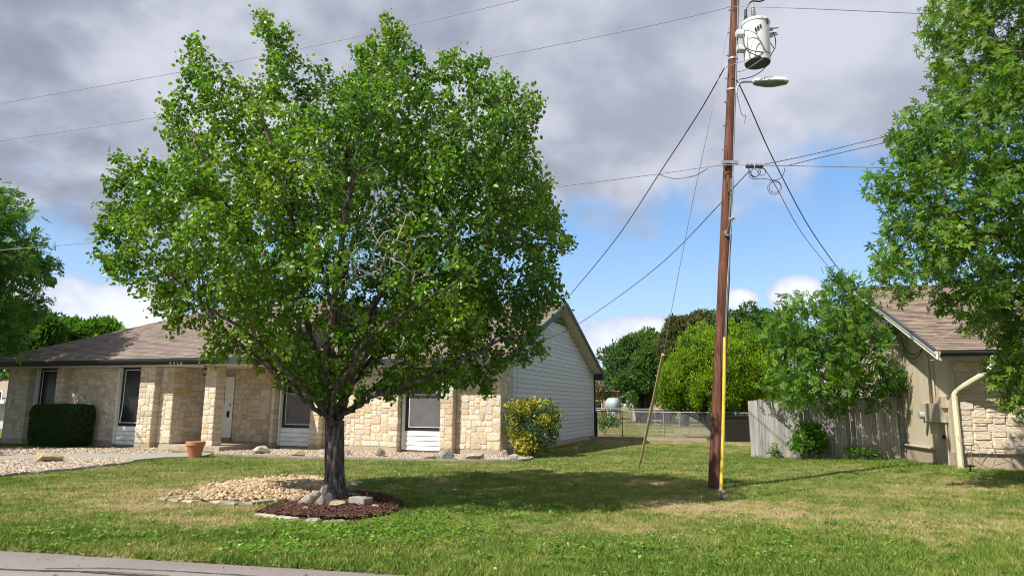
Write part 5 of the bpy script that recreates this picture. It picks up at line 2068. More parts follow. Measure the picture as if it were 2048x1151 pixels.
# bare dead twigs at the right of its middle
tw_nodes = [at(760, 560, TY - 1.6) - OL]
tw_par = [-1]
dp = crown_points(poly_local([(700, 470), (760, 400), (850, 400), (880, 500), (840, 590), (760, 600), (690, 560)], TY - 1.9), 110, TY - 2.1, .35, .2) - OL
dpos, dpar = colonize(tw_nodes, tw_par, dp, .09, 1.5, .10, 60, jitter=.3)
dr_, dch = radii(dpar, .0045, 2.4)
branch_mesh(dpos, dpar, dr_, 'dead_wood', bt, 'dead_twigs')


def grown_tree(name, label, cat, outline, Y, base_px_x, npts, depth, tmpl, mat, size, per, spread, trunk_r=.16, limbs=6, step=.18, kill=.26, droop=.3, tone=(.45, .3), clump=.9, twig=.016, up=.5, bark='limb_bark', fork_z=2.0, base=None, group=None, shell=.55, rmin=.0, shrink=.96, extra=()):
    b = np.array(base if base is not None else at(base_px_x, 900, Y))
    b[2] = 0
    O = b.copy()
    t = thing(name, label, cat, tuple(O), group=group)
    poly = poly_local(outline, Y)
    cp = crown_points(poly, npts, Y, depth, shell, shrink)
    for a_, b_, dy_ in extra:
        cp = np.concatenate([cp, at(a_, b_, Y + dy_) + RNG.normal(0, .17, (16, 3))])
    cen = cp.mean(0)
    nodes = [b - np.array([0, 0, .2])]
    par = [-1]
    top = b + np.array([(cen[0] - b[0]) * .12, (cen[1] - b[1]) * .12, fork_z])
    for k in range(1, 9):
        nodes.append(b + (top - b) * k / 8)
        par.append(k - 1)
    far = cp[RNG.choice(len(cp), limbs * 6, replace=False)]
    sel = [far[0]]
    for _ in range(limbs - 1):
        d = np.min([np.linalg.norm(unit(far - top) - unit(s - top), axis=1) for s in sel], 0)
        sel.append(far[d.argmax()])
    for s in sel:
        prev = 8
        mid = top + (s - top) * .45 + np.array([0, 0, .35])
        for q in bez([top, mid, top + (s - top) * .8], 8)[2:]:
            nodes.append(q + RNG.normal(0, .03, 3))
            par.append(prev)
            prev = len(nodes) - 1
    pos, par = colonize(nodes, par, cp, step, 2.5, kill, 120, gravity=.03, jitter=.25)
    r, child = radii(par, .005, 2.4)
    r = np.where(r > .02, .02 + (r - .02) * max(.2, (trunk_r - .02) / max(1e-3, r[6] - .02)), r)
    r[0], r[1] = r[6] * 1.35, r[6] * 1.2
    trunk_and_limbs(t, pos, par, r, O, 8, 'dark_bark' if bark == 'dark_bark' else 'bark', bark, rmin=rmin, flute=.08)
    put_leaves('foliage', pos - O, par, r, child, tmpl, mat, t, per, spread, size, twig, droop, tone, clump, up)
    return t


# ---------------------------------------------------------------- oak at the right edge
OAK = [(1862, -20), (1858, 40), (1888, 95), (1925, 112), (1918, 142), (1848, 150), (1868, 205), (1852, 232), (1790, 238), (1800, 290), (1792, 335), (1750, 332), (1745, 362), (1782, 402), (1770, 455), (1768, 490), (1768, 540), (1745, 560), (1798, 590), (1845, 612), (1868, 640), (1852, 662), (1872, 690), (1920, 705), (1960, 690), (1982, 702), (1990, 758), (2014, 800), (2040, 842), (2075, 840), (2200, 760), (2420, 740), (2640, 600), (2700, 250), (2560, -150), (2250, -320), (2000, -230), (1900, -120)]
OAK = [(a + (14 if a < 2000 else 0) + (30 if b > 585 and a < 2000 else 0), b - (22 if b > 560 and a < 2080 else 0)) for a, b in OAK]
grown_tree('oak_tree', 'large lobed leaf oak leaning in from the right edge before the beige house', 'tree', OAK, 11.4, 2290, 3400, 2.2, T_LOBED, 'oak_leaf', .135, 7.4, .10, trunk_r=.2, limbs=11, step=.16, kill=.22, droop=.25, tone=(.60, .30), clump=.9, twig=.016, fork_z=2.3, extra=[(2015, 700, .2), (2015, 735, -.1), (2025, 745, .3), (2030, 775, 0), (2045, 760, .2), (2040, 800, .1), (2055, 825, 0), (2075, 780, .4), (2085, 730, 0), (1880, 220, 0), (1850, 265, 0), (1815, 265, 0), (1830, 310, .2), (1790, 350, 0), (1775, 350, -.2), (1800, 400, 0), (1790, 470, 0), (1790, 540, .2), (1770, 552, 0), (1815, 575, 0), (1880, 60, 0), (1900, 20, 0)])
# ---------------------------------------------------------------- tree past the left edge, over the stone house corner
LT = [(122, 528), (108, 500), (92, 478), (56, 450), (76, 428), (68, 398), (42, 400), (22, 372), (6, 345), (-120, 250), (-330, 200), (-560, 330), (-640, 520), (-560, 700), (-300, 760), (-100, 745), (0, 728), (60, 700), (62, 650), (84, 612), (74, 585), (112, 560)]
LT = [(a - 26, b) for a, b in LT]
grown_tree('pecan_tree', 'dark green tree at the left edge overhanging the stone house roof', 'tree', LT, 22.0, -330, 1700, 3.6, T_PINNATE, 'elm_leaf', .28, 7.0, .19, trunk_r=.22, limbs=9, step=.26, kill=.36, droop=.45, tone=(.60, .30), clump=.6, twig=.02, fork_z=2.4)
# a second tree out of frame that shades the left wing
LT2 = [(a - 260, b) for a, b in [(-330, 420), (-250, 330), (-480, 150), (-760, 120), (-1000, 300), (-1050, 560), (-900, 690), (-600, 720), (-420, 640), (-350, 520)]]
grown_tree('pecan_tree', 'shade tree beyond the left edge standing on the front lawn', 'tree', LT2, 15.5, -920, 900, 2.6, T_PINNATE, 'elm_leaf', .30, 6, .2, trunk_r=.2, limbs=8, step=.28, kill=.40, droop=.45, clump=.6, twig=.02, fork_z=2.2)
# ---------------------------------------------------------------- airy tree behind the picket fence
HB = [(1530, 800), (1528, 745), (1555, 720), (1522, 660), (1525, 632), (1568, 602), (1604, 562), (1628, 585), (1648, 575), (1655, 540), (1690, 548), (1706, 560), (1712, 600), (1752, 618), (1765, 650), (1792, 660), (1790, 690), (1762, 700), (1800, 745), (1816, 782), (1796, 800), (1770, 785), (1745, 838), (1722, 800), (1690, 815), (1660, 842), (1640, 800), (1600, 812)]
grown_tree('hackberry_tree', 'airy bright green tree spilling over the wooden privacy fence', 'tree', HB, 19.9, 1650, 1250, 1.3, T_PINNATE, 'vine_leaf', .20, 3.6, .10, trunk_r=.09, limbs=9, step=.17, kill=.24, droop=.4, tone=(.48, .32), clump=1.1, twig=.014, fork_z=1.2, shell=.3, base=at(1650, 900, 21.4), shrink=.98)


# ---------------------------------------------------------------- clumped crowns for bushes and farther trees
def clump_crown(name, parent, lobes, n, tmpl, mat, size, tone=(.4, .3), thick=.32, up=.4, droop=.1, outward=.6, gaps=.42, gscale=1.2, seed=0):
    """lobes: (cx, cy, cz, rx, ry, rz) in the thing's own axes; leaves spread through the outer part of each lobe"""
    w = np.array([a[3] * a[4] + a[3] * a[5] + a[4] * a[5] for a in lobes])
    cnt = (n * w / w.sum()).astype(int)
    Ps, Ns, T = [], [], []
    for (cx, cy, cz, rx, ry, rz), c in zip(lobes, cnt):
        d = unit(RNG.normal(0, 1, (c, 3)))
        rad_ = 1 - thick * RNG.random(c) ** 1.3
        bumpy = .66 + .66 * fbm(d[:, 0] * 2.6 + cx + seed, d[:, 2] * 2.6 + d[:, 1] * 1.7 + cz, 83 + seed, 3)
        p = np.stack([cx + d[:, 0] * rx * rad_ * bumpy, cy + d[:, 1] * ry * rad_ * bumpy, cz + d[:, 2] * rz * rad_ * bumpy], 1)
        g = fbm(p[:, 0] * gscale * 2 + p[:, 1], p[:, 2] * gscale * 2 - p[:, 1] * .7, 91 + seed, 3)
        ok = (g > gaps - .2 * RNG.random(c)) & (p[:, 2] > .02)
        Ps.append(p[ok])
        Ns.append(d[ok])
        T.append((g[ok] - .5) * .8)
    P, D, T = np.concatenate(Ps), np.concatenate(Ns), np.concatenate(T)
    k = len(P)
    A = unit(RNG.normal(0, 1, (k, 3))) + D * outward + np.array([0, 0, up - droop])
    Nn = unit(RNG.normal(0, 1, (k, 3))) + D * .7 + np.array([0, 0, .3])
    tn = np.clip(tone[0] + T + (RNG.random(k) - .5) * 2 * tone[1], 0, 1)
    return leaf_cloud(name, tmpl, P, A, Nn, size * (.7 + .6 * RNG.random(k)), tn, mat, parent)


def px_lobes(O, Y, L, dep=.8):
    """lobes given as (px, py, rx px, ry px, depth offset)"""
    out = []
    for px, py, rx, ry, dy in L:
        c = at(px, py, Y + dy)
        k = (Y + dy) / F * 1.01
        out.append((c[0] - O[0], dy, c[2], rx * k, rx * k * dep, ry * k))
    return out


def stems(parent, lobes, mat, r=.03, z0=-.1, fork=.6, n=None, spread=.12):
    m = MB()
    for i, (cx, cy, cz, rx, ry, rz) in enumerate(lobes):
        b = np.array([cx * .08 + random.uniform(-spread, spread), cy * .08 + random.uniform(-spread, spread), z0])
        mid = np.array([cx * .35, cy * .35, max(fork, cz * .45)])
        m.tube(bez([b, mid, (cx, cy, cz)], 6), np.linspace(r, r * .35, 13), 6, caps=False)
        for k in range(5):
            d = unit(RNG.normal(0, 1, 3))
            e = np.array([cx + d[0] * rx * .8, cy + d[1] * ry * .8, max(.1, cz + d[2] * rz * .8)])
            m.tube(bez([mid * .4 + np.array([cx, cy, cz]) * .6, (np.array([cx, cy, cz]) + e) / 2, e], 4), np.linspace(r * .35, .006, 9), 4, caps=False)
    return m.build('trunk', MAT[mat], parent, smooth=True)


def bush(name, label, cat, Y, L, n, tmpl, mat, size, bark='dark_bark', r=.03, base_px=None, group=None, dep=.8, fork=.5, z=0.0, rag=0, **kw):
    bx = base_px if base_px is not None else L[0][0]
    O = at(bx, 900, Y)
    O[2] = z
    t = thing(name, label, cat, tuple(O), group=group)
    lb = px_lobes(O, Y, L, dep)
    if rag:
        sub = []
        for cx, cy, cz, rx, ry, rz in lb:
            for _ in range(rag):
                d = unit(RNG.normal(0, 1, 3) + np.array([0, 0, .25]))
                k_ = random.uniform(.22, .45)
                sub.append((cx + d[0] * rx * .9, cy + d[1] * ry * .9, max(1.2, cz + d[2] * rz * .9), rx * k_, ry * k_, rz * k_ * random.uniform(.8, 1.3)))
        lc = lb + sub
    else:
        lc = lb
    clump_crown('foliage', t, lc, n, tmpl, mat, size, **kw)
    stems(t, lb, bark, r, fork=fork)
    return t


# yellow green arborvitae in the back yard
T_SPRAY = (np.array([(0, 0, 0), (.5, .20, .03), (1, .10, 0), (.85, -.06, 0), (1.0, -.2, .02), (.45, -.16, .02)]), np.array([(0, 1, 2, 3), (0, 3, 4, 5)]))
ARB = [(1450, 745, 112, 82, 0), (1425, 700, 62, 52, -.5), (1368, 765, 46, 62, -.6), (1470, 700, 50, 48, .2), (1512, 750, 48, 70, .2), (1400, 740, 48, 60, -1.4), (1455, 750, 46, 70, -2.0), (1440, 672, 28, 32, 0), (1390, 710, 40, 44, -.8), (1500, 700, 34, 40, -.4), (1345, 780, 24, 40, -.3), (1430, 780, 50, 40, -2.0)]
plumes = []
for cx, cy, rx, ry, dy in ARB:
    kk = 33 / F
    for _ in range(int(10 + rx * ry / 110)):
        d = unit(RNG.normal(0, 1, 3))
        d[1] = -abs(d[1]) if random.random() < .75 else d[1]
        if cy + ry * .9 * -d[2] > 815:
            continue
        plumes.append((cx + d[0] * rx * .88, cy - d[2] * ry * .88, random.uniform(9, 15), random.uniform(16, 27), dy + d[1] * rx * kk * .8))
bush('arborvitae', 'broad yellow green arborvitae behind the utility pole', 'conifer', 33.0, ARB[:1] + plumes,
     95000, T_SPRAY, 'cypress', .105, dep=.95, base_px=1445, r=.05, tone=(.40, .32), thick=.45, up=1.2, outward=.6, gaps=.26, gscale=1.5)
# trimmed dark hedge
HBX = at(121, 855, 0 + (LH.w(*[LH.on_y(121, 898, WING - .75)[0], WING - .75, 0])[1]))
hs0, hs1 = LH.on_y(52, 880, WING - 1.0)[0], LH.on_y(189, 880, WING - .2)[0]
hz = LH.on_y(120, 809, WING - 1.05)[1]
hc = (hs0 + hs1) / 2
hdg = thing('hedge', 'dark green box trimmed hedge against the left wing of the stone house', 'hedge', tuple(LH.w(hc, WING - .62, 0)), LH.rz)
nh = 26000
hw_, hd_ = (hs1 - hs0) / 2, .46
u = RNG.random((nh, 3)) * 2 - 1
ax = RNG.choice(3, nh, p=[.2, .45, .35])
sgn = np.where(ax == 2, 1, np.where(RNG.random(nh) < .5, -1, 1))
dpt = 1.02 - RNG.random(nh) ** 1.5 * .18
for k in range(3):
    u[ax == k, k] = (sgn * dpt)[ax == k]
ex = 8.0
nrmv = (np.abs(u) ** ex).sum(1) ** (1 / ex)
u = u / np.maximum(nrmv, 1)[:, None]
bm_ = .965 + .05 * fbm(u[:, 0] * 4 + 9, u[:, 2] * 4 + u[:, 1] * 3, 12, 2)
tz = (u[:, 2] + 1) / 2
Pp = np.stack([u[:, 0] * hw_ * bm_ * (.90 + .10 * tz ** .5), u[:, 1] * hd_ * bm_, tz * hz * bm_], 1)
Dn = unit(np.stack([u[:, 0] * (ax == 0), u[:, 1] * (ax == 1), u[:, 2] * (ax == 2)], 1) + 1e-6)
leaf_cloud('foliage', T_OVAL, Pp, unit(RNG.normal(0, 1, (nh, 3))) + Dn * .6, Dn + RNG.normal(0, .6, (nh, 3)), .042 * (.6 + .8 * RNG.random(nh)), np.clip(.45 + RNG.normal(0, .25, nh), 0, 1), 'hedge_leaf', hdg)
MB().box(-hw_ * .80, hw_ * .80, -hd_ * .78, hd_ * .78, .02, hz * .90).build('inner_twigs', MAT['dark_bark'], hdg)
# gold variegated shrub at the corner
gb_ = gp(1068, 913)
gs = thing('gold_shrub', 'yellow and green variegated shrub at the stone house right corner', 'shrub', (gb_[0], gb_[1], 0))
O = np.array([gb_[0], gb_[1], 0])
Lg = px_lobes(O, gb_[1], [(1040, 825, 34, 28, -.05), (1085, 825, 36, 28, .05), (1066, 850, 50, 40, 0), (1102, 845, 24, 30, .1), (1038, 862, 26, 32, -.05), (1052, 890, 30, 24, -.1), (1090, 875, 26, 28, .1)], .85)
clump_crown('foliage', gs, Lg, 5200, T_OVAL, 'gold_leaf', .062, tone=(.36, .22), thick=.5, gaps=.36, gscale=2.2)
Lg2 = px_lobes(O, gb_[1], [(1042, 815, 34, 18, -.12), (1070, 808, 30, 14, -.05), (1085, 838, 14, 12, -.42), (1030, 860, 16, 34, -.3), (1050, 885, 26, 22, -.35)], .8)
clump_crown('gold_foliage', gs, Lg2, 1500, T_OVAL, 'gold_leaf', .062, tone=(.76, .2), thick=.7, gaps=.3, gscale=2.2)
stems(gs, Lg, 'twig', .016, fork=.3, spread=.15)
# low bush and vines at the picket fence
vb = RH.w(-2.35, 3.75, 0)
bush('leafy_bush', 'low bright green bush against the middle of the wooden fence', 'bush', vb[1], [(1618, 872, 30, 24, 0), (1600, 890, 22, 16, -.1), (1636, 885, 20, 22, 0), (1622, 855, 16, 12, 0)], 1700, T_OVAL, 'vine_leaf', .085, bark='twig', r=.012, tone=(.55, .3), thick=.6, gaps=.38, gscale=2.0, fork=.2)
bush('leafy_weed', 'small weed clump at the left end foot of the wooden fence', 'weed', RH.w(-3.5, 3.8, 0)[1], [(1550, 898, 10, 12, 0), (1546, 906, 12, 6, 0)], 160, T_LANCE, 'vine_leaf', .10, bark='twig', r=.006, tone=(.55, .3), thick=.8, gaps=.2, fork=.1)
bush('leafy_weed', 'spreading weed patch at the right end foot of the wooden fence', 'weed', RH.w(-1.1, 3.7, 0)[1], [(1720, 902, 24, 8, 0), (1745, 908, 22, 7, 0), (1700, 903, 12, 8, 0)], 420, T_LANCE, 'vine_leaf', .10, bark='twig', r=.006, tone=(.6, .3), thick=.8, gaps=.2, fork=.08)
# trees beyond the back yard
FT_ = 'trees beyond the back yard'
bush('mesquite_tree', 'rounded deep green tree above the far brick houses', 'tree', 62, [(1262, 720, 50, 40, 0), (1290, 700, 40, 34, 1), (1240, 745, 32, 34, -1), (1320, 740, 46, 40, 1), (1275, 690, 34, 26, 0), (1345, 700, 40, 36, 2), (1265, 760, 36, 24, -2), (1310, 765, 30, 22, -1)], 15000, T_LANCE, 'far_leaf', .42, r=.3, base_px=1283, group=FT_, tone=(.42, .3), rag=5, gaps=.36, gscale=.5, fork=2.2)
bush('mesquite_tree', 'tall brownish green tree left of the pole above the arborvitae', 'tree', 52, [(1385, 668, 46, 40, 0), (1352, 690, 36, 40, 0), (1410, 650, 34, 28, 1), (1375, 715, 44, 40, -1), (1345, 735, 24, 44, -1)], 12000, T_LANCE, 'brown_leaf', .34, r=.25, base_px=1370, group=FT_, tone=(.45, .35), rag=5, gaps=.36, gscale=.6, fork=2.0)
bush('mesquite_tree', 'dark olive tree right of the pole behind the arborvitae', 'tree', 48, [(1490, 660, 50, 42, 0), (1530, 680, 40, 44, 0), (1455, 650, 30, 30, 1), (1560, 660, 34, 34, 1), (1500, 700, 60, 40, 0), (1575, 710, 44, 50, 1)], 12000, T_LANCE, 'far_leaf', .34, r=.25, base_px=1510, group=FT_, tone=(.30, .25), rag=5, gaps=.34, gscale=.6, fork=2.0)
bush('mesquite_tree', 'soft green tree joining the rounded tree and the brownish one', 'tree', 58, [(1325, 715, 40, 40, 0), (1350, 705, 36, 40, 0), (1300, 735, 40, 40, 0), (1380, 690, 40, 36, 1), (1415, 660, 34, 30, 1)], 9000, T_LANCE, 'far_leaf', .38, r=.2, base_px=1335, group=FT_, tone=(.5, .3), rag=5, gaps=.36, gscale=.6, fork=2.0)
bush('red_shrub', 'reddish brown shrub beside the far brick house left of the round tank', 'shrub', 64, [(1205, 775, 18, 18, 0), (1220, 785, 14, 16, 0), (1195, 790, 12, 20, 0)], 1500, T_LANCE, 'brown_leaf', .25, r=.08, base_px=1207, tone=(.75, .2), gaps=.3, gscale=1.0)
bush('yard_bush', 'pale green low bush inside the back yard by the house corner', 'bush', 36, [(1212, 838, 20, 12, 0), (1226, 845, 16, 9, 0), (1200, 850, 10, 12, 0)], 900, T_LANCE, 'vine_leaf', .14, r=.02, base_px=1210, tone=(.5, .3), gaps=.3, fork=.2, bark='twig')
bush('yard_bush', 'small bush before the far brick house centre', 'bush', 58, [(1264, 795, 10, 14, 0), (1262, 810, 8, 12, 0)], 500, T_LANCE, 'vine_leaf', .2, r=.03, base_px=1264, tone=(.4, .3), gaps=.3)
bush('yard_bush', 'dense bush right of the far pink brick wall', 'bush', 66, [(1296, 797, 12, 14, 0), (1312, 800, 12, 12, 0)], 700, T_LANCE, 'far_leaf', .24, r=.03, base_px=1303, tone=(.5, .3), gaps=.3)
# trees behind the stone house roof at the left
BK = 'trees behind the stone house roof'
bush('roadside_tree', 'bright green tree top rising over the stone house roof nearest the pear', 'tree', 44, [(196, 672, 22, 24, 0), (175, 690, 26, 26, 0), (212, 665, 14, 14, 0), (222, 668, 16, 8, 0)], 4200, T_PINNATE, 'vine_leaf', .5, r=.14, base_px=190, group=BK, tone=(.4, .3), rag=5, gaps=.40, gscale=.7, fork=2)
bush('roadside_tree', 'mid green tree top behind the roof left of the brightest one', 'tree', 45, [(140, 670, 26, 24, 0), (120, 690, 30, 30, 0), (150, 695, 24, 26, 0)], 4600, T_PINNATE, 'elm_leaf', .5, r=.14, base_px=135, group=BK, tone=(.55, .3), rag=5, gaps=.40, gscale=.7, fork=2)
bush('roadside_tree', 'dark tree mass behind the low left end of the stone house roof', 'tree', 42, [(80, 665, 34, 36, 0), (40, 680, 44, 50, 0), (-10, 670, 50, 60, 0), (95, 700, 30, 30, 0), (20, 640, 40, 30, 1)], 9000, T_PINNATE, 'elm_leaf', .5, r=.18, base_px=50, group=BK, tone=(.38, .3), rag=5, gaps=.36, gscale=.7, fork=2)
# distant treeline to close the horizon
m_ = []
for k in range(150):
    a = random.uniform(-1.25, 1.25)
    d = random.uniform(150, 210)
    rr_ = random.uniform(4, 8)
    m_.append((math.sin(a) * d, math.cos(a) * d, rr_ * .6, rr_, rr_, rr_ * .75))
tl = bpy.data.objects.new('treeline', None)
o = clump_crown('treeline', None, m_, 36000, T_OVAL, 'far_leaf', 1.3, tone=(.35, .3), gaps=.2, gscale=.15)
bpy.data.objects.remove(tl)
tag(o, 'distant wooded treeline along the horizon', kind='stuff')

# weeds in the lawn: rosettes of broad leaves
def weeds():
    cs = []
    for (px, py, sx, sy, n) in ((640, 1060, 150, 22, 170), (840, 1060, 160, 24, 150), (560, 1095, 90, 14, 60), (1000, 1010, 180, 50, 120), (1250, 1100, 400, 30, 110), (1560, 1070, 240, 40, 60), (480, 1100, 30, 10, 18), (1800, 955, 60, 14, 40), (200, 1060, 180, 30, 70), (1240, 920, 160, 25, 60)):
        for _ in range(n):
            q = gp(px + random.gauss(0, sx * .6), min(1148, py + random.gauss(0, sy * .6)))
            if road_d(np.array(q[0]), np.array(q[1])) > .05 and not inside(BED_MULCH, q[0:1], q[1:2])[0]:
                cs.append(q)
    P, A, N_, Z, T = [], [], [], [], []
    for q in cs:
        k = random.randint(7, 16)
        sp = random.uniform(.04, .11)
        tn = random.random()
        zz = float(ground_z(q[0], q[1]))
        for j in range(k):
            th = random.random() * 6.283
            rr = sp * random.random() ** .6
            P.append((q[0] + rr * math.cos(th), q[1] + rr * math.sin(th), zz + random.uniform(.015, .055)))
            A.append((math.cos(th), math.sin(th), random.uniform(-.2, .7)))
            N_.append((random.gauss(0, .35), random.gauss(0, .35), 1))
            Z.append(random.uniform(.022, .05))
            T.append(min(1, max(0, tn + random.gauss(0, .2))))
    o = leaf_cloud('lawn_weeds', T_OVAL, np.array(P), np.array(A), np.array(N_), np.array(Z), np.array(T), 'weed', None)
    tag(o, 'low broad leaved weeds scattered in the lawn', kind='stuff')


weeds()



def litter():
    n = 1500
    Y = 6.2 + 15 * RNG.random(n) ** 1.4
    X = (RNG.random(n) * 2 - 1) * (Y * .78 + 1)
    near = RNG.random(n) < .35
    X = np.where(near, 10 + RNG.normal(0, 2.2, n), X)
    Y = np.where(near, 12.5 + RNG.normal(0, 1.8, n), Y)
    ok = (road_d(X, Y) > -.6) & ~house_mask(X, Y)
    X, Y = X[ok], Y[ok]
    n = len(X)
    P = np.stack([X, Y, ground_z(X, Y) + np.where(road_d(X, Y) > 0, .02 + .025 * RNG.random(n), .0)], 1)
    A = unit(RNG.normal(0, 1, (n, 3)) * np.array([1, 1, .3]))
    o = leaf_cloud('fallen_leaves', T_OVAL, P, A, RNG.normal(0, .5, (n, 3)) + np.array([0, 0, 1]), .018 + .028 * RNG.random(n), RNG.random(n) * .9, 'dry_leaf', None)
    tag(o, 'dry tan fallen leaves scattered on the lawn', kind='stuff')


litter()

# ================================================================== SMALL THINGS
# terracotta pot by the porch post
pq = gp(389, 914)
pt = thing('flower_pot', 'large terracotta pot beside the stone porch post', 'pot', (pq[0], pq[1], 0.0))
R1 = 18.2 / F * pq[1]
H1 = .43
o = MB().lathe([(R1 * .62, .0), (R1 * .86, H1 * .66), (R1 * .90, H1 * .70), (R1 * .90, H1 * .74), (R1 * .98, H1 * .76), (R1 * 1.0, H1 * .98), (R1 * .96, H1), (R1 * .86, H1 * .99), (R1 * .82, H1 * .86), (R1 * .7, H1 * .85)], sides=28).build('pot_body', MAT['terracotta'], pt)
smooth_by_angle(o, 35)
o.location = (0, 0, .0)
MB().lathe([(R1 * .81, H1 * .852), (R1 * .1, H1 * .87)], sides=18).build('soil', MAT['mulch_base'], pt)


def boulder(px, py, w, h, tone, label, name='boulder', group=None, z=0.0, Y=None, seed=None):
    q = gp(px, py, z)
    k = q[1] / F
    rx, rz = w * k / 2, h * k * .62
    me_v = []
    # subdivided icosahedron, dented
    V, Fs = ICO_V.copy().tolist(), [tuple(f) for f in ICO_F]
    for _ in range(2):
        mid, nf = {}, []

        def md(a, b):
            key = (min(a, b), max(a, b))
            if key not in mid:
                v = np.array(V[a]) + np.array(V[b])
                V.append((v / np.linalg.norm(v)).tolist())
                mid[key] = len(V) - 1
            return mid[key]
        for a, b, c in Fs:
            x, y_, z_ = md(a, b), md(b, c), md(c, a)
            nf += [(a, x, z_), (b, y_, x), (c, z_, y_), (x, y_, z_)]
        Fs = nf
    V = np.array(V)
    s0 = random.random() * 50
    nz = fbm(V[:, 0] * 1.3 + s0, V[:, 2] * 1.3 + V[:, 1] * .9 + s0, 7, 4)
    V = V * (.66 + .72 * nz)[:, None]
    # flat facets
    for _ in range(15):
        d = unit(RNG.normal(0, 1, 3))
        t = V @ d
        lim = random.uniform(.52, .74)
        V = V - np.maximum(0, t - lim)[:, None] * d * .92
    V = V * np.array([rx * 1.28, rx * 1.0, rz * 1.22])
    V[:, 2] += rz * .60
    o = MB().add(V, Fs, tone).build(name, MAT['boulder'], None, loc=(q[0], q[1], q[2]), rz=random.random() * .6)
    smooth_by_angle(o, 16)
    tag(o, label, 'rock', group)
    return o


GB = 'rocks along the house gravel strip'
boulder(95, 925, 44, 24, .72, 'big tan brown boulder on the left gravel bed before the hedge')
for px, py, w, h, tn, lb in ((521, 906, 36, 17, .95, 'pale rock left of the third window below the porch wall'),
                             (594, 911, 26, 9, .75, 'flat tan rock under the window left of the trunk'),
                             (690, 910, 20, 13, .55, 'dull rock just right of the tree trunk by the house'),
                             (761, 912, 22, 17, .5, 'upright grey rock below the stone wall right of the trunk'),
                             (858, 916, 34, 11, .78, 'flat orange tan rock under the right window'),
                             (889, 918, 30, 19, .2, 'dark grey jagged rock under the right window pier'),
                             (951, 917, 34, 14, .45, 'long grey rock below the last stone wall panel'),
                             (1007, 914, 18, 16, .9, 'pale squarish rock at the stone house corner'),
                             (1026, 918, 22, 12, .95, 'white rounded rock before the gold shrub')):
    boulder(px, py, w, h, tn, lb, group=GB, z=.03)
boulder(1152, 898, 8, 5, .98, 'small white stone alone on the lawn by the siding wall')
GT = 'rocks around the tree trunk'
for px, py, w, h, tn, lb in ((648, 1014, 30, 24, .28, 'dark blocky rock touching the trunk at its left foot'),
                             (613, 1011, 34, 22, .35, 'grey slab rock left of the trunk in the mulch'),
                             (590, 1003, 16, 14, .74, 'small round yellow stone at the end of the edging'),
                             (669, 1016, 32, 16, .62, 'tan rounded rock in front of the trunk'),
                             (630, 996, 24, 16, .15, 'weathered grey rock behind the slab left of the trunk'),
                             (650, 990, 26, 20, .25, 'grey rock tucked against the back left of the trunk'),
                             (611, 1020, 18, 8, .1, 'small flat grey stone half in the mulch'),
                             (700, 974, 26, 12, .6, 'pale flat rock behind the trunk at right'),
                             (745, 1014, 26, 6, .7, 'flat tan stone in the mulch right of the concrete block'),
                             (705, 992, 28, 8, .1, 'grey rock behind the concrete block')):
    boulder(px, py, w, h, tn, lb, group=GT, z=.05)
# concrete block right of the trunk
q = gp(721, 1011, .05)
cb = MB().box(-.145, .145, -.10, .10, -.04, .125)
o = tag(cb.build('concrete_block', MAT['grey_concrete'], None, loc=tuple(q), rz=-.55), 'grey concrete block lying in the mulch right of the trunk', 'block')
bv = o.modifiers.new('bevel', 'BEVEL')
bv.width = .008
bv.segments = 2
# ribs on one face
m = MB()
for k in range(9):
    m.box(.146, .154, -.095 + k * .021, -.083 + k * .021, -.03, .115)
m.build('rib', MAT['grey_concrete'], o)


def edge_stone(pts, label, group, h=.07, w=.10, name='edging_stone', mat='edging', z=0.0):
    """one edging stone laid along the pixel polyline a-b"""
    a, b = gp(*pts[0], z), gp(*pts[1], z)
    c = (a + b) / 2
    L = np.linalg.norm(b - a) / 2
    ang = math.atan2(b[1] - a[1], b[0] - a[0])
    m = MB()
    ch = .02
    V = []
    for x, y_, zz in ((-L, -w, -.05), (L, -w, -.05), (L, w, -.05), (-L, w, -.05), (-L, -w, h - ch), (L, -w, h - ch), (L, w, h - ch), (-L, w, h - ch), (-L + ch, -w + ch, h), (L - ch, -w + ch, h), (L - ch, w - ch, h), (-L + ch, w - ch, h)):
        V.append((x + random.uniform(-.012, .012), y_ + random.uniform(-.012, .012), zz + random.uniform(-.008, .008)))
    Fs = [(8, 9, 10, 11)]
    for r_ in (0, 4):
        for k in range(4):
            Fs.append((r_ + k, r_ + (k + 1) % 4, r_ + 4 + (k + 1) % 4, r_ + 4 + k))
    o = m.add(V, Fs).build(name, MAT[mat], None, loc=tuple(c), rz=ang)
    return tag(o, label, 'edging stone', group)


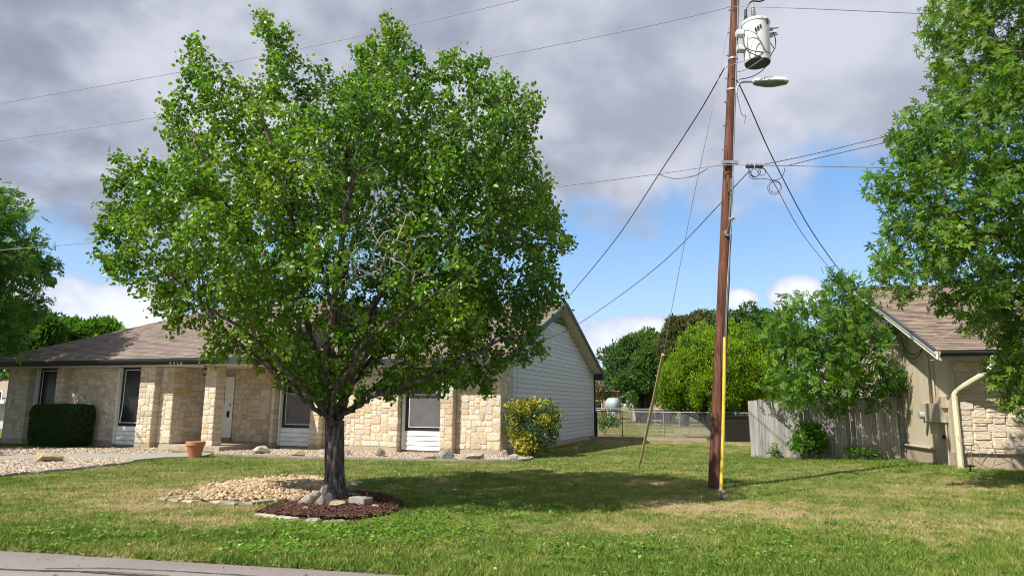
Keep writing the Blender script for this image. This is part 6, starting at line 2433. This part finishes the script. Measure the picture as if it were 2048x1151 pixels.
GE = 'edging stones round the tree bed'
for i, (a, b, lb) in enumerate((((322, 999), (338, 1001), 'leftmost pale edging stone of the tree gravel bed'),
                                ((340, 1000), (362, 1004), 'second edging stone from the left end of the tree bed'),
                                ((370, 1003), (390, 1005), 'third edging stone just before the grassy gap'),
                                ((424, 1004), (445, 1006), 'first edging stone right of the grassy gap'),
                                ((446, 1006), (476, 1010), 'second edging stone right of the grassy gap'),
                                ((478, 1010), (506, 1009), 'third edging stone right of the grassy gap'),
                                ((508, 1008), (545, 1004), 'long mossy edging stone bending toward the trunk'),
                                ((546, 1003), (576, 996), 'edging stone ending at the round yellow stone'),
                                ((510, 1031), (555, 1034), 'front left pale edging stone of the mulch bed'),
                                ((556, 1035), (594, 1040), 'front edging stone beside the darkest mulch'),
                                ((614, 1044), (636, 1045), 'short front edging stone below the trunk'),
                                ((646, 1046), (690, 1043), 'grassy front edging stone right below the trunk'),
                                ((576, 952), (590, 952), 'back edging stone left most behind the gravel'),
                                ((596, 952), (616, 953), 'back edging stone in the middle behind the gravel'),
                                ((620, 954), (640, 958), 'back edging stone nearest the trunk'),
                                ((700, 968), (722, 966), 'flat edging stone behind the trunk in the shade'),
                                ((770, 1000), (800, 1006), 'right back edging stone of the mulch bed'))):
    edge_stone((a, b), lb, GE, h=.03 + .025 * random.random(), w=.065)
GK = 'edging blocks of the left gravel bed'
kp = [(-30, 957), (2, 953), (36, 950), (70, 947), (104, 943), (138, 940), (170, 937), (200, 934), (230, 930), (262, 925)]
pos_w = ['at the left picture edge', 'second from the left edge', 'third from the left edge', 'below the tan boulder', 'just right of the tan boulder', 'in the middle of the row', 'dark weathered one past the middle', 'third from the walk end', 'nearest the walk end']
for k, (a, b) in enumerate(zip(kp[:-1], kp[1:])):
    edge_stone((a, (b[0] - 2, b[1])), 'low concrete edging block ' + pos_w[k], GK, h=.06, w=.05, name='edging_block', mat='grey_concrete')
m = MB()
pts = [gp(a, b, 0.0) for a, b in ((428, 911), (520, 913), (620, 916), (720, 918), (820, 920), (920, 922), (1000, 922), (1050, 921), (1066, 917))]
Q = bez(pts, 6)
V, Fs = [], []
for k, q in enumerate(Q):
    V += [(q[0], q[1] + .02, -.05), (q[0], q[1] - .02, -.05), (q[0], q[1] - .02, .055), (q[0], q[1] + .02, .055)]
    if k:
        for j in range(4):
            Fs.append((4 * k - 4 + j, 4 * k - 4 + (j + 1) % 4, 4 * k + (j + 1) % 4, 4 * k + j))
o = m.add(V, Fs).build('lawn_edging', MAT['grey_concrete'])
tag(o, 'thin grey edging strip between lawn and house gravel', 'edging')

# solar path lights by the beige house
q1, q2 = gp(1942, 950, .12), gp(1989, 941, .12)
pl = thing('path_light', 'small black solar path light with wide flat cap', 'path light', tuple(q1))
MB().tube([(0, 0, -.05), (0, 0, .17)], .016, 8).build('stake', MAT['black_metal'], pl)
MB().lathe([(.03, .17), (.10, .185), (.105, .20), (.03, .225)], sides=14).build('cap', MAT['black_metal'], pl)
pl2 = thing('path_light', 'thin wire caged path light among the dry vines', 'path light', tuple(q2))
MB().tube([(0, 0, -.05), (0, 0, .11)], .014, 8).build('stake', MAT['black_metal'], pl2)
m = MB()
for k in range(6):
    th = k * 1.047
    c, s_ = math.cos(th), math.sin(th)
    m.tube([(0.012 * c, .012 * s_, .11), (.05 * c, .05 * s_, .17), (.06 * c, .06 * s_, .235)], .005, 4)
m.tube([(.06 * math.cos(t), .06 * math.sin(t), .235) for t in np.linspace(0, 6.2832, 13)], .005, 4)
m.build('cage', MAT['black_metal'], pl2)
# dry vines against the beige house
m = MB()
for P in ([(1925, 880), (1935, 905), (1946, 930)], [(1947, 940), (1943, 905), (1944, 888), (1958, 892), (1960, 925)], [(1962, 930), (1978, 908), (2000, 912), (2022, 925)], [(1965, 925), (1985, 905), (2010, 905), (2035, 918), (2050, 912)],
          [(2003, 885), (2008, 900), (2014, 908)], [(1990, 930), (2015, 922), (2040, 910), (2047, 905)], [(1930, 895), (1950, 920), (1975, 935)], [(1915, 872), (1925, 890), (1940, 900)], [(1985, 890), (1992, 910), (1984, 938)], [(2020, 905), (2024, 920), (2030, 938)]):
    m.tube(bez([at(a, b, 15.35 + random.uniform(-.15, .1)) for a, b in P], 6), .007, 4, caps=False)
dv = m.build('dry_vine', MAT['twig'])
tag(dv, 'leafless brown vine stems at the foot of the beige house', 'vine')

# back yard pieces
q = gp(1385, 862)
o = MB().box(-1.0, 1.0, -.1, .1, 0, .22).build('landscape_timber', MAT['timber'], None, loc=(*gp(1385, 866)[:2], 0), rz=-.2)
tag(o, 'pale landscape timber lying across the back yard', 'timber')
o = MB().box(-2.6, 2.6, -.1, .1, 0, .14).build('landscape_timber', MAT['timber'], None, loc=(*gp(1290, 880)[:2], 0), rz=-.25)
tag(o, 'low timber edging along the foot of the chain link fence', 'timber')
tk = gp(1400, 845)
m = MB()
m.tube(bez([(.9, 0, -.1), (.2, .1, .35), (-.5, .1, .8), (-1.2, 0, 1.5)], 6), np.linspace(.17, .09, 19), 9)
m.tube(bez([(.9, 0, -.1), (1.0, .2, .7), (1.2, .2, 1.6)], 6), np.linspace(.15, .09, 13), 9)
m.tube(bez([(.8, 0, -.1), (.4, .3, .7), (.1, .2, 1.7)], 6), np.linspace(.14, .08, 13), 9)
o = m.build('leaning_trunk', MAT['dark_bark'], None, loc=(tk[0] + .4, tk[1], 0))
tag(o, 'dark leaning multi stem trunk under the arborvitae', 'tree trunk')
o = MB().box(-.55, .55, -.4, .4, 0, 1.05).build('bin_body', MAT['black_metal'], None)
bn = thing('storage_bin', 'black bin behind the chain link fence beside the picket fence', 'bin', (*gp(1475, 893)[:2], 0))
bn.location = (*at(1472, 880, 30.5)[:2], 0)
o.parent = bn
MB().box(-.6, .6, -.45, .45, 1.051, 1.12).build('lid', MAT['black_metal'], bn)
gr = thing('grill', 'dark covered grill standing far behind the leaning guard', 'grill', (*gp(1312, 822)[:2], 0))
gr.location = (*at(1313, 822, 55)[:2], 0)
MB().prism([(-.6, .4), (.6, .4), (.62, .9), (.45, 1.15), (-.45, 1.15), (-.62, .9)], 'y', -.3, .3).build('hood', MAT['black_metal'], gr)
for x in (-.5, .5):
    MB().box(x - .04, x + .04, -.25, .25, 0, .399).build('leg', MAT['black_metal'], gr)
# round pale tank
tq = at(1226, 800, 58)
tn = thing('storage_tank', 'pale blue rounded tank on legs beyond the far fence', 'tank', (tq[0], tq[1], 0))
k = 58 / F
o = MB().lathe([(.02, -14 * k * 1.0), (9 * k, -13 * k), (13 * k, -9 * k), (13.5 * k, 0), (13 * k, 9 * k), (9 * k, 13 * k), (.02, 14 * k)], (0, 0, 1.55), 20, 'y').build('tank_body', MAT['pale_blue'], tn, rz=.9)
smooth_by_angle(o, 60)
for x in (-.3, .3):
    MB().box(x - .06, x + .06, -.3, .3, -.05, 1.1).build('leg', MAT['galv'], tn)


def far_house(name, label, px0, px1, ytop, ybot, Y, mat, parts):
    a, b = at(px0, ybot, Y), at(px1, ybot, Y)
    zt, zb_ = at(px0, ytop, Y)[2], 0
    cx, w = (a[0] + b[0]) / 2, (b[0] - a[0]) / 2
    t = thing(name, label, 'house', (cx, Y, 0), rad(-10))
    MB().box(-w, w, 0, 7, -.1, zt).build('wall', MAT[mat], t)
    m = MB()
    m.prism([(-.5, zt - .05), (7.5, zt - .05), (3.5, zt + 1.3)], 'x', -w - .4, w + .4)
    m.build('roof', MAT['shingle_warm'], t)
    MB().box(-w - .4, w + .4, -.56, -.50, zt - .12, zt + .06).build('fascia', MAT['frame_white'], t)
    for s, wd, z0, z1, mt, nm in parts:
        f = MB().box(s - wd, s + wd, -.05, -.001, z0, z1).build(nm, MAT[mt], t)
        if nm == 'window':
            MB().box(s - wd + .08, s + wd - .08, -.06, -.051, z0 + .08, z1 - .08).build('pane', MAT['screen'], f)
    return t


far_house('brick_house', 'far pink brick house with white eaves under the round tree', 1262, 1345, 782, 812, 72, 'pink_brick', [(-.9, .5, .9, 2.0, 'frame_white', 'window'), (1.4, .5, .9, 2.0, 'frame_white', 'window')])
far_house('brick_house', 'far red brick house mostly hidden behind the reddish shrub', 1160, 1238, 780, 812, 76, 'brick', [(1.2, .4, .1, 2.1, 'frame_white', 'door'), (-.2, .5, .9, 2.0, 'frame_white', 'window')])
far_house('pale_house', 'pale grey neighbouring house at the left picture edge', -220, 18, 800, 900, 38, 'siding', [(2.4, .5, 1.0, 2.0, 'frame_white', 'window')])
# white trash by the fence foot
GRV = at(1240, 815, 66)
o = MB().box(-5, 6, -1.5, 1.5, -.02, .02).build('gravel_drive', MAT['grey_concrete'], None, loc=(GRV[0], GRV[1], .03))
tag(o, kind='structure')
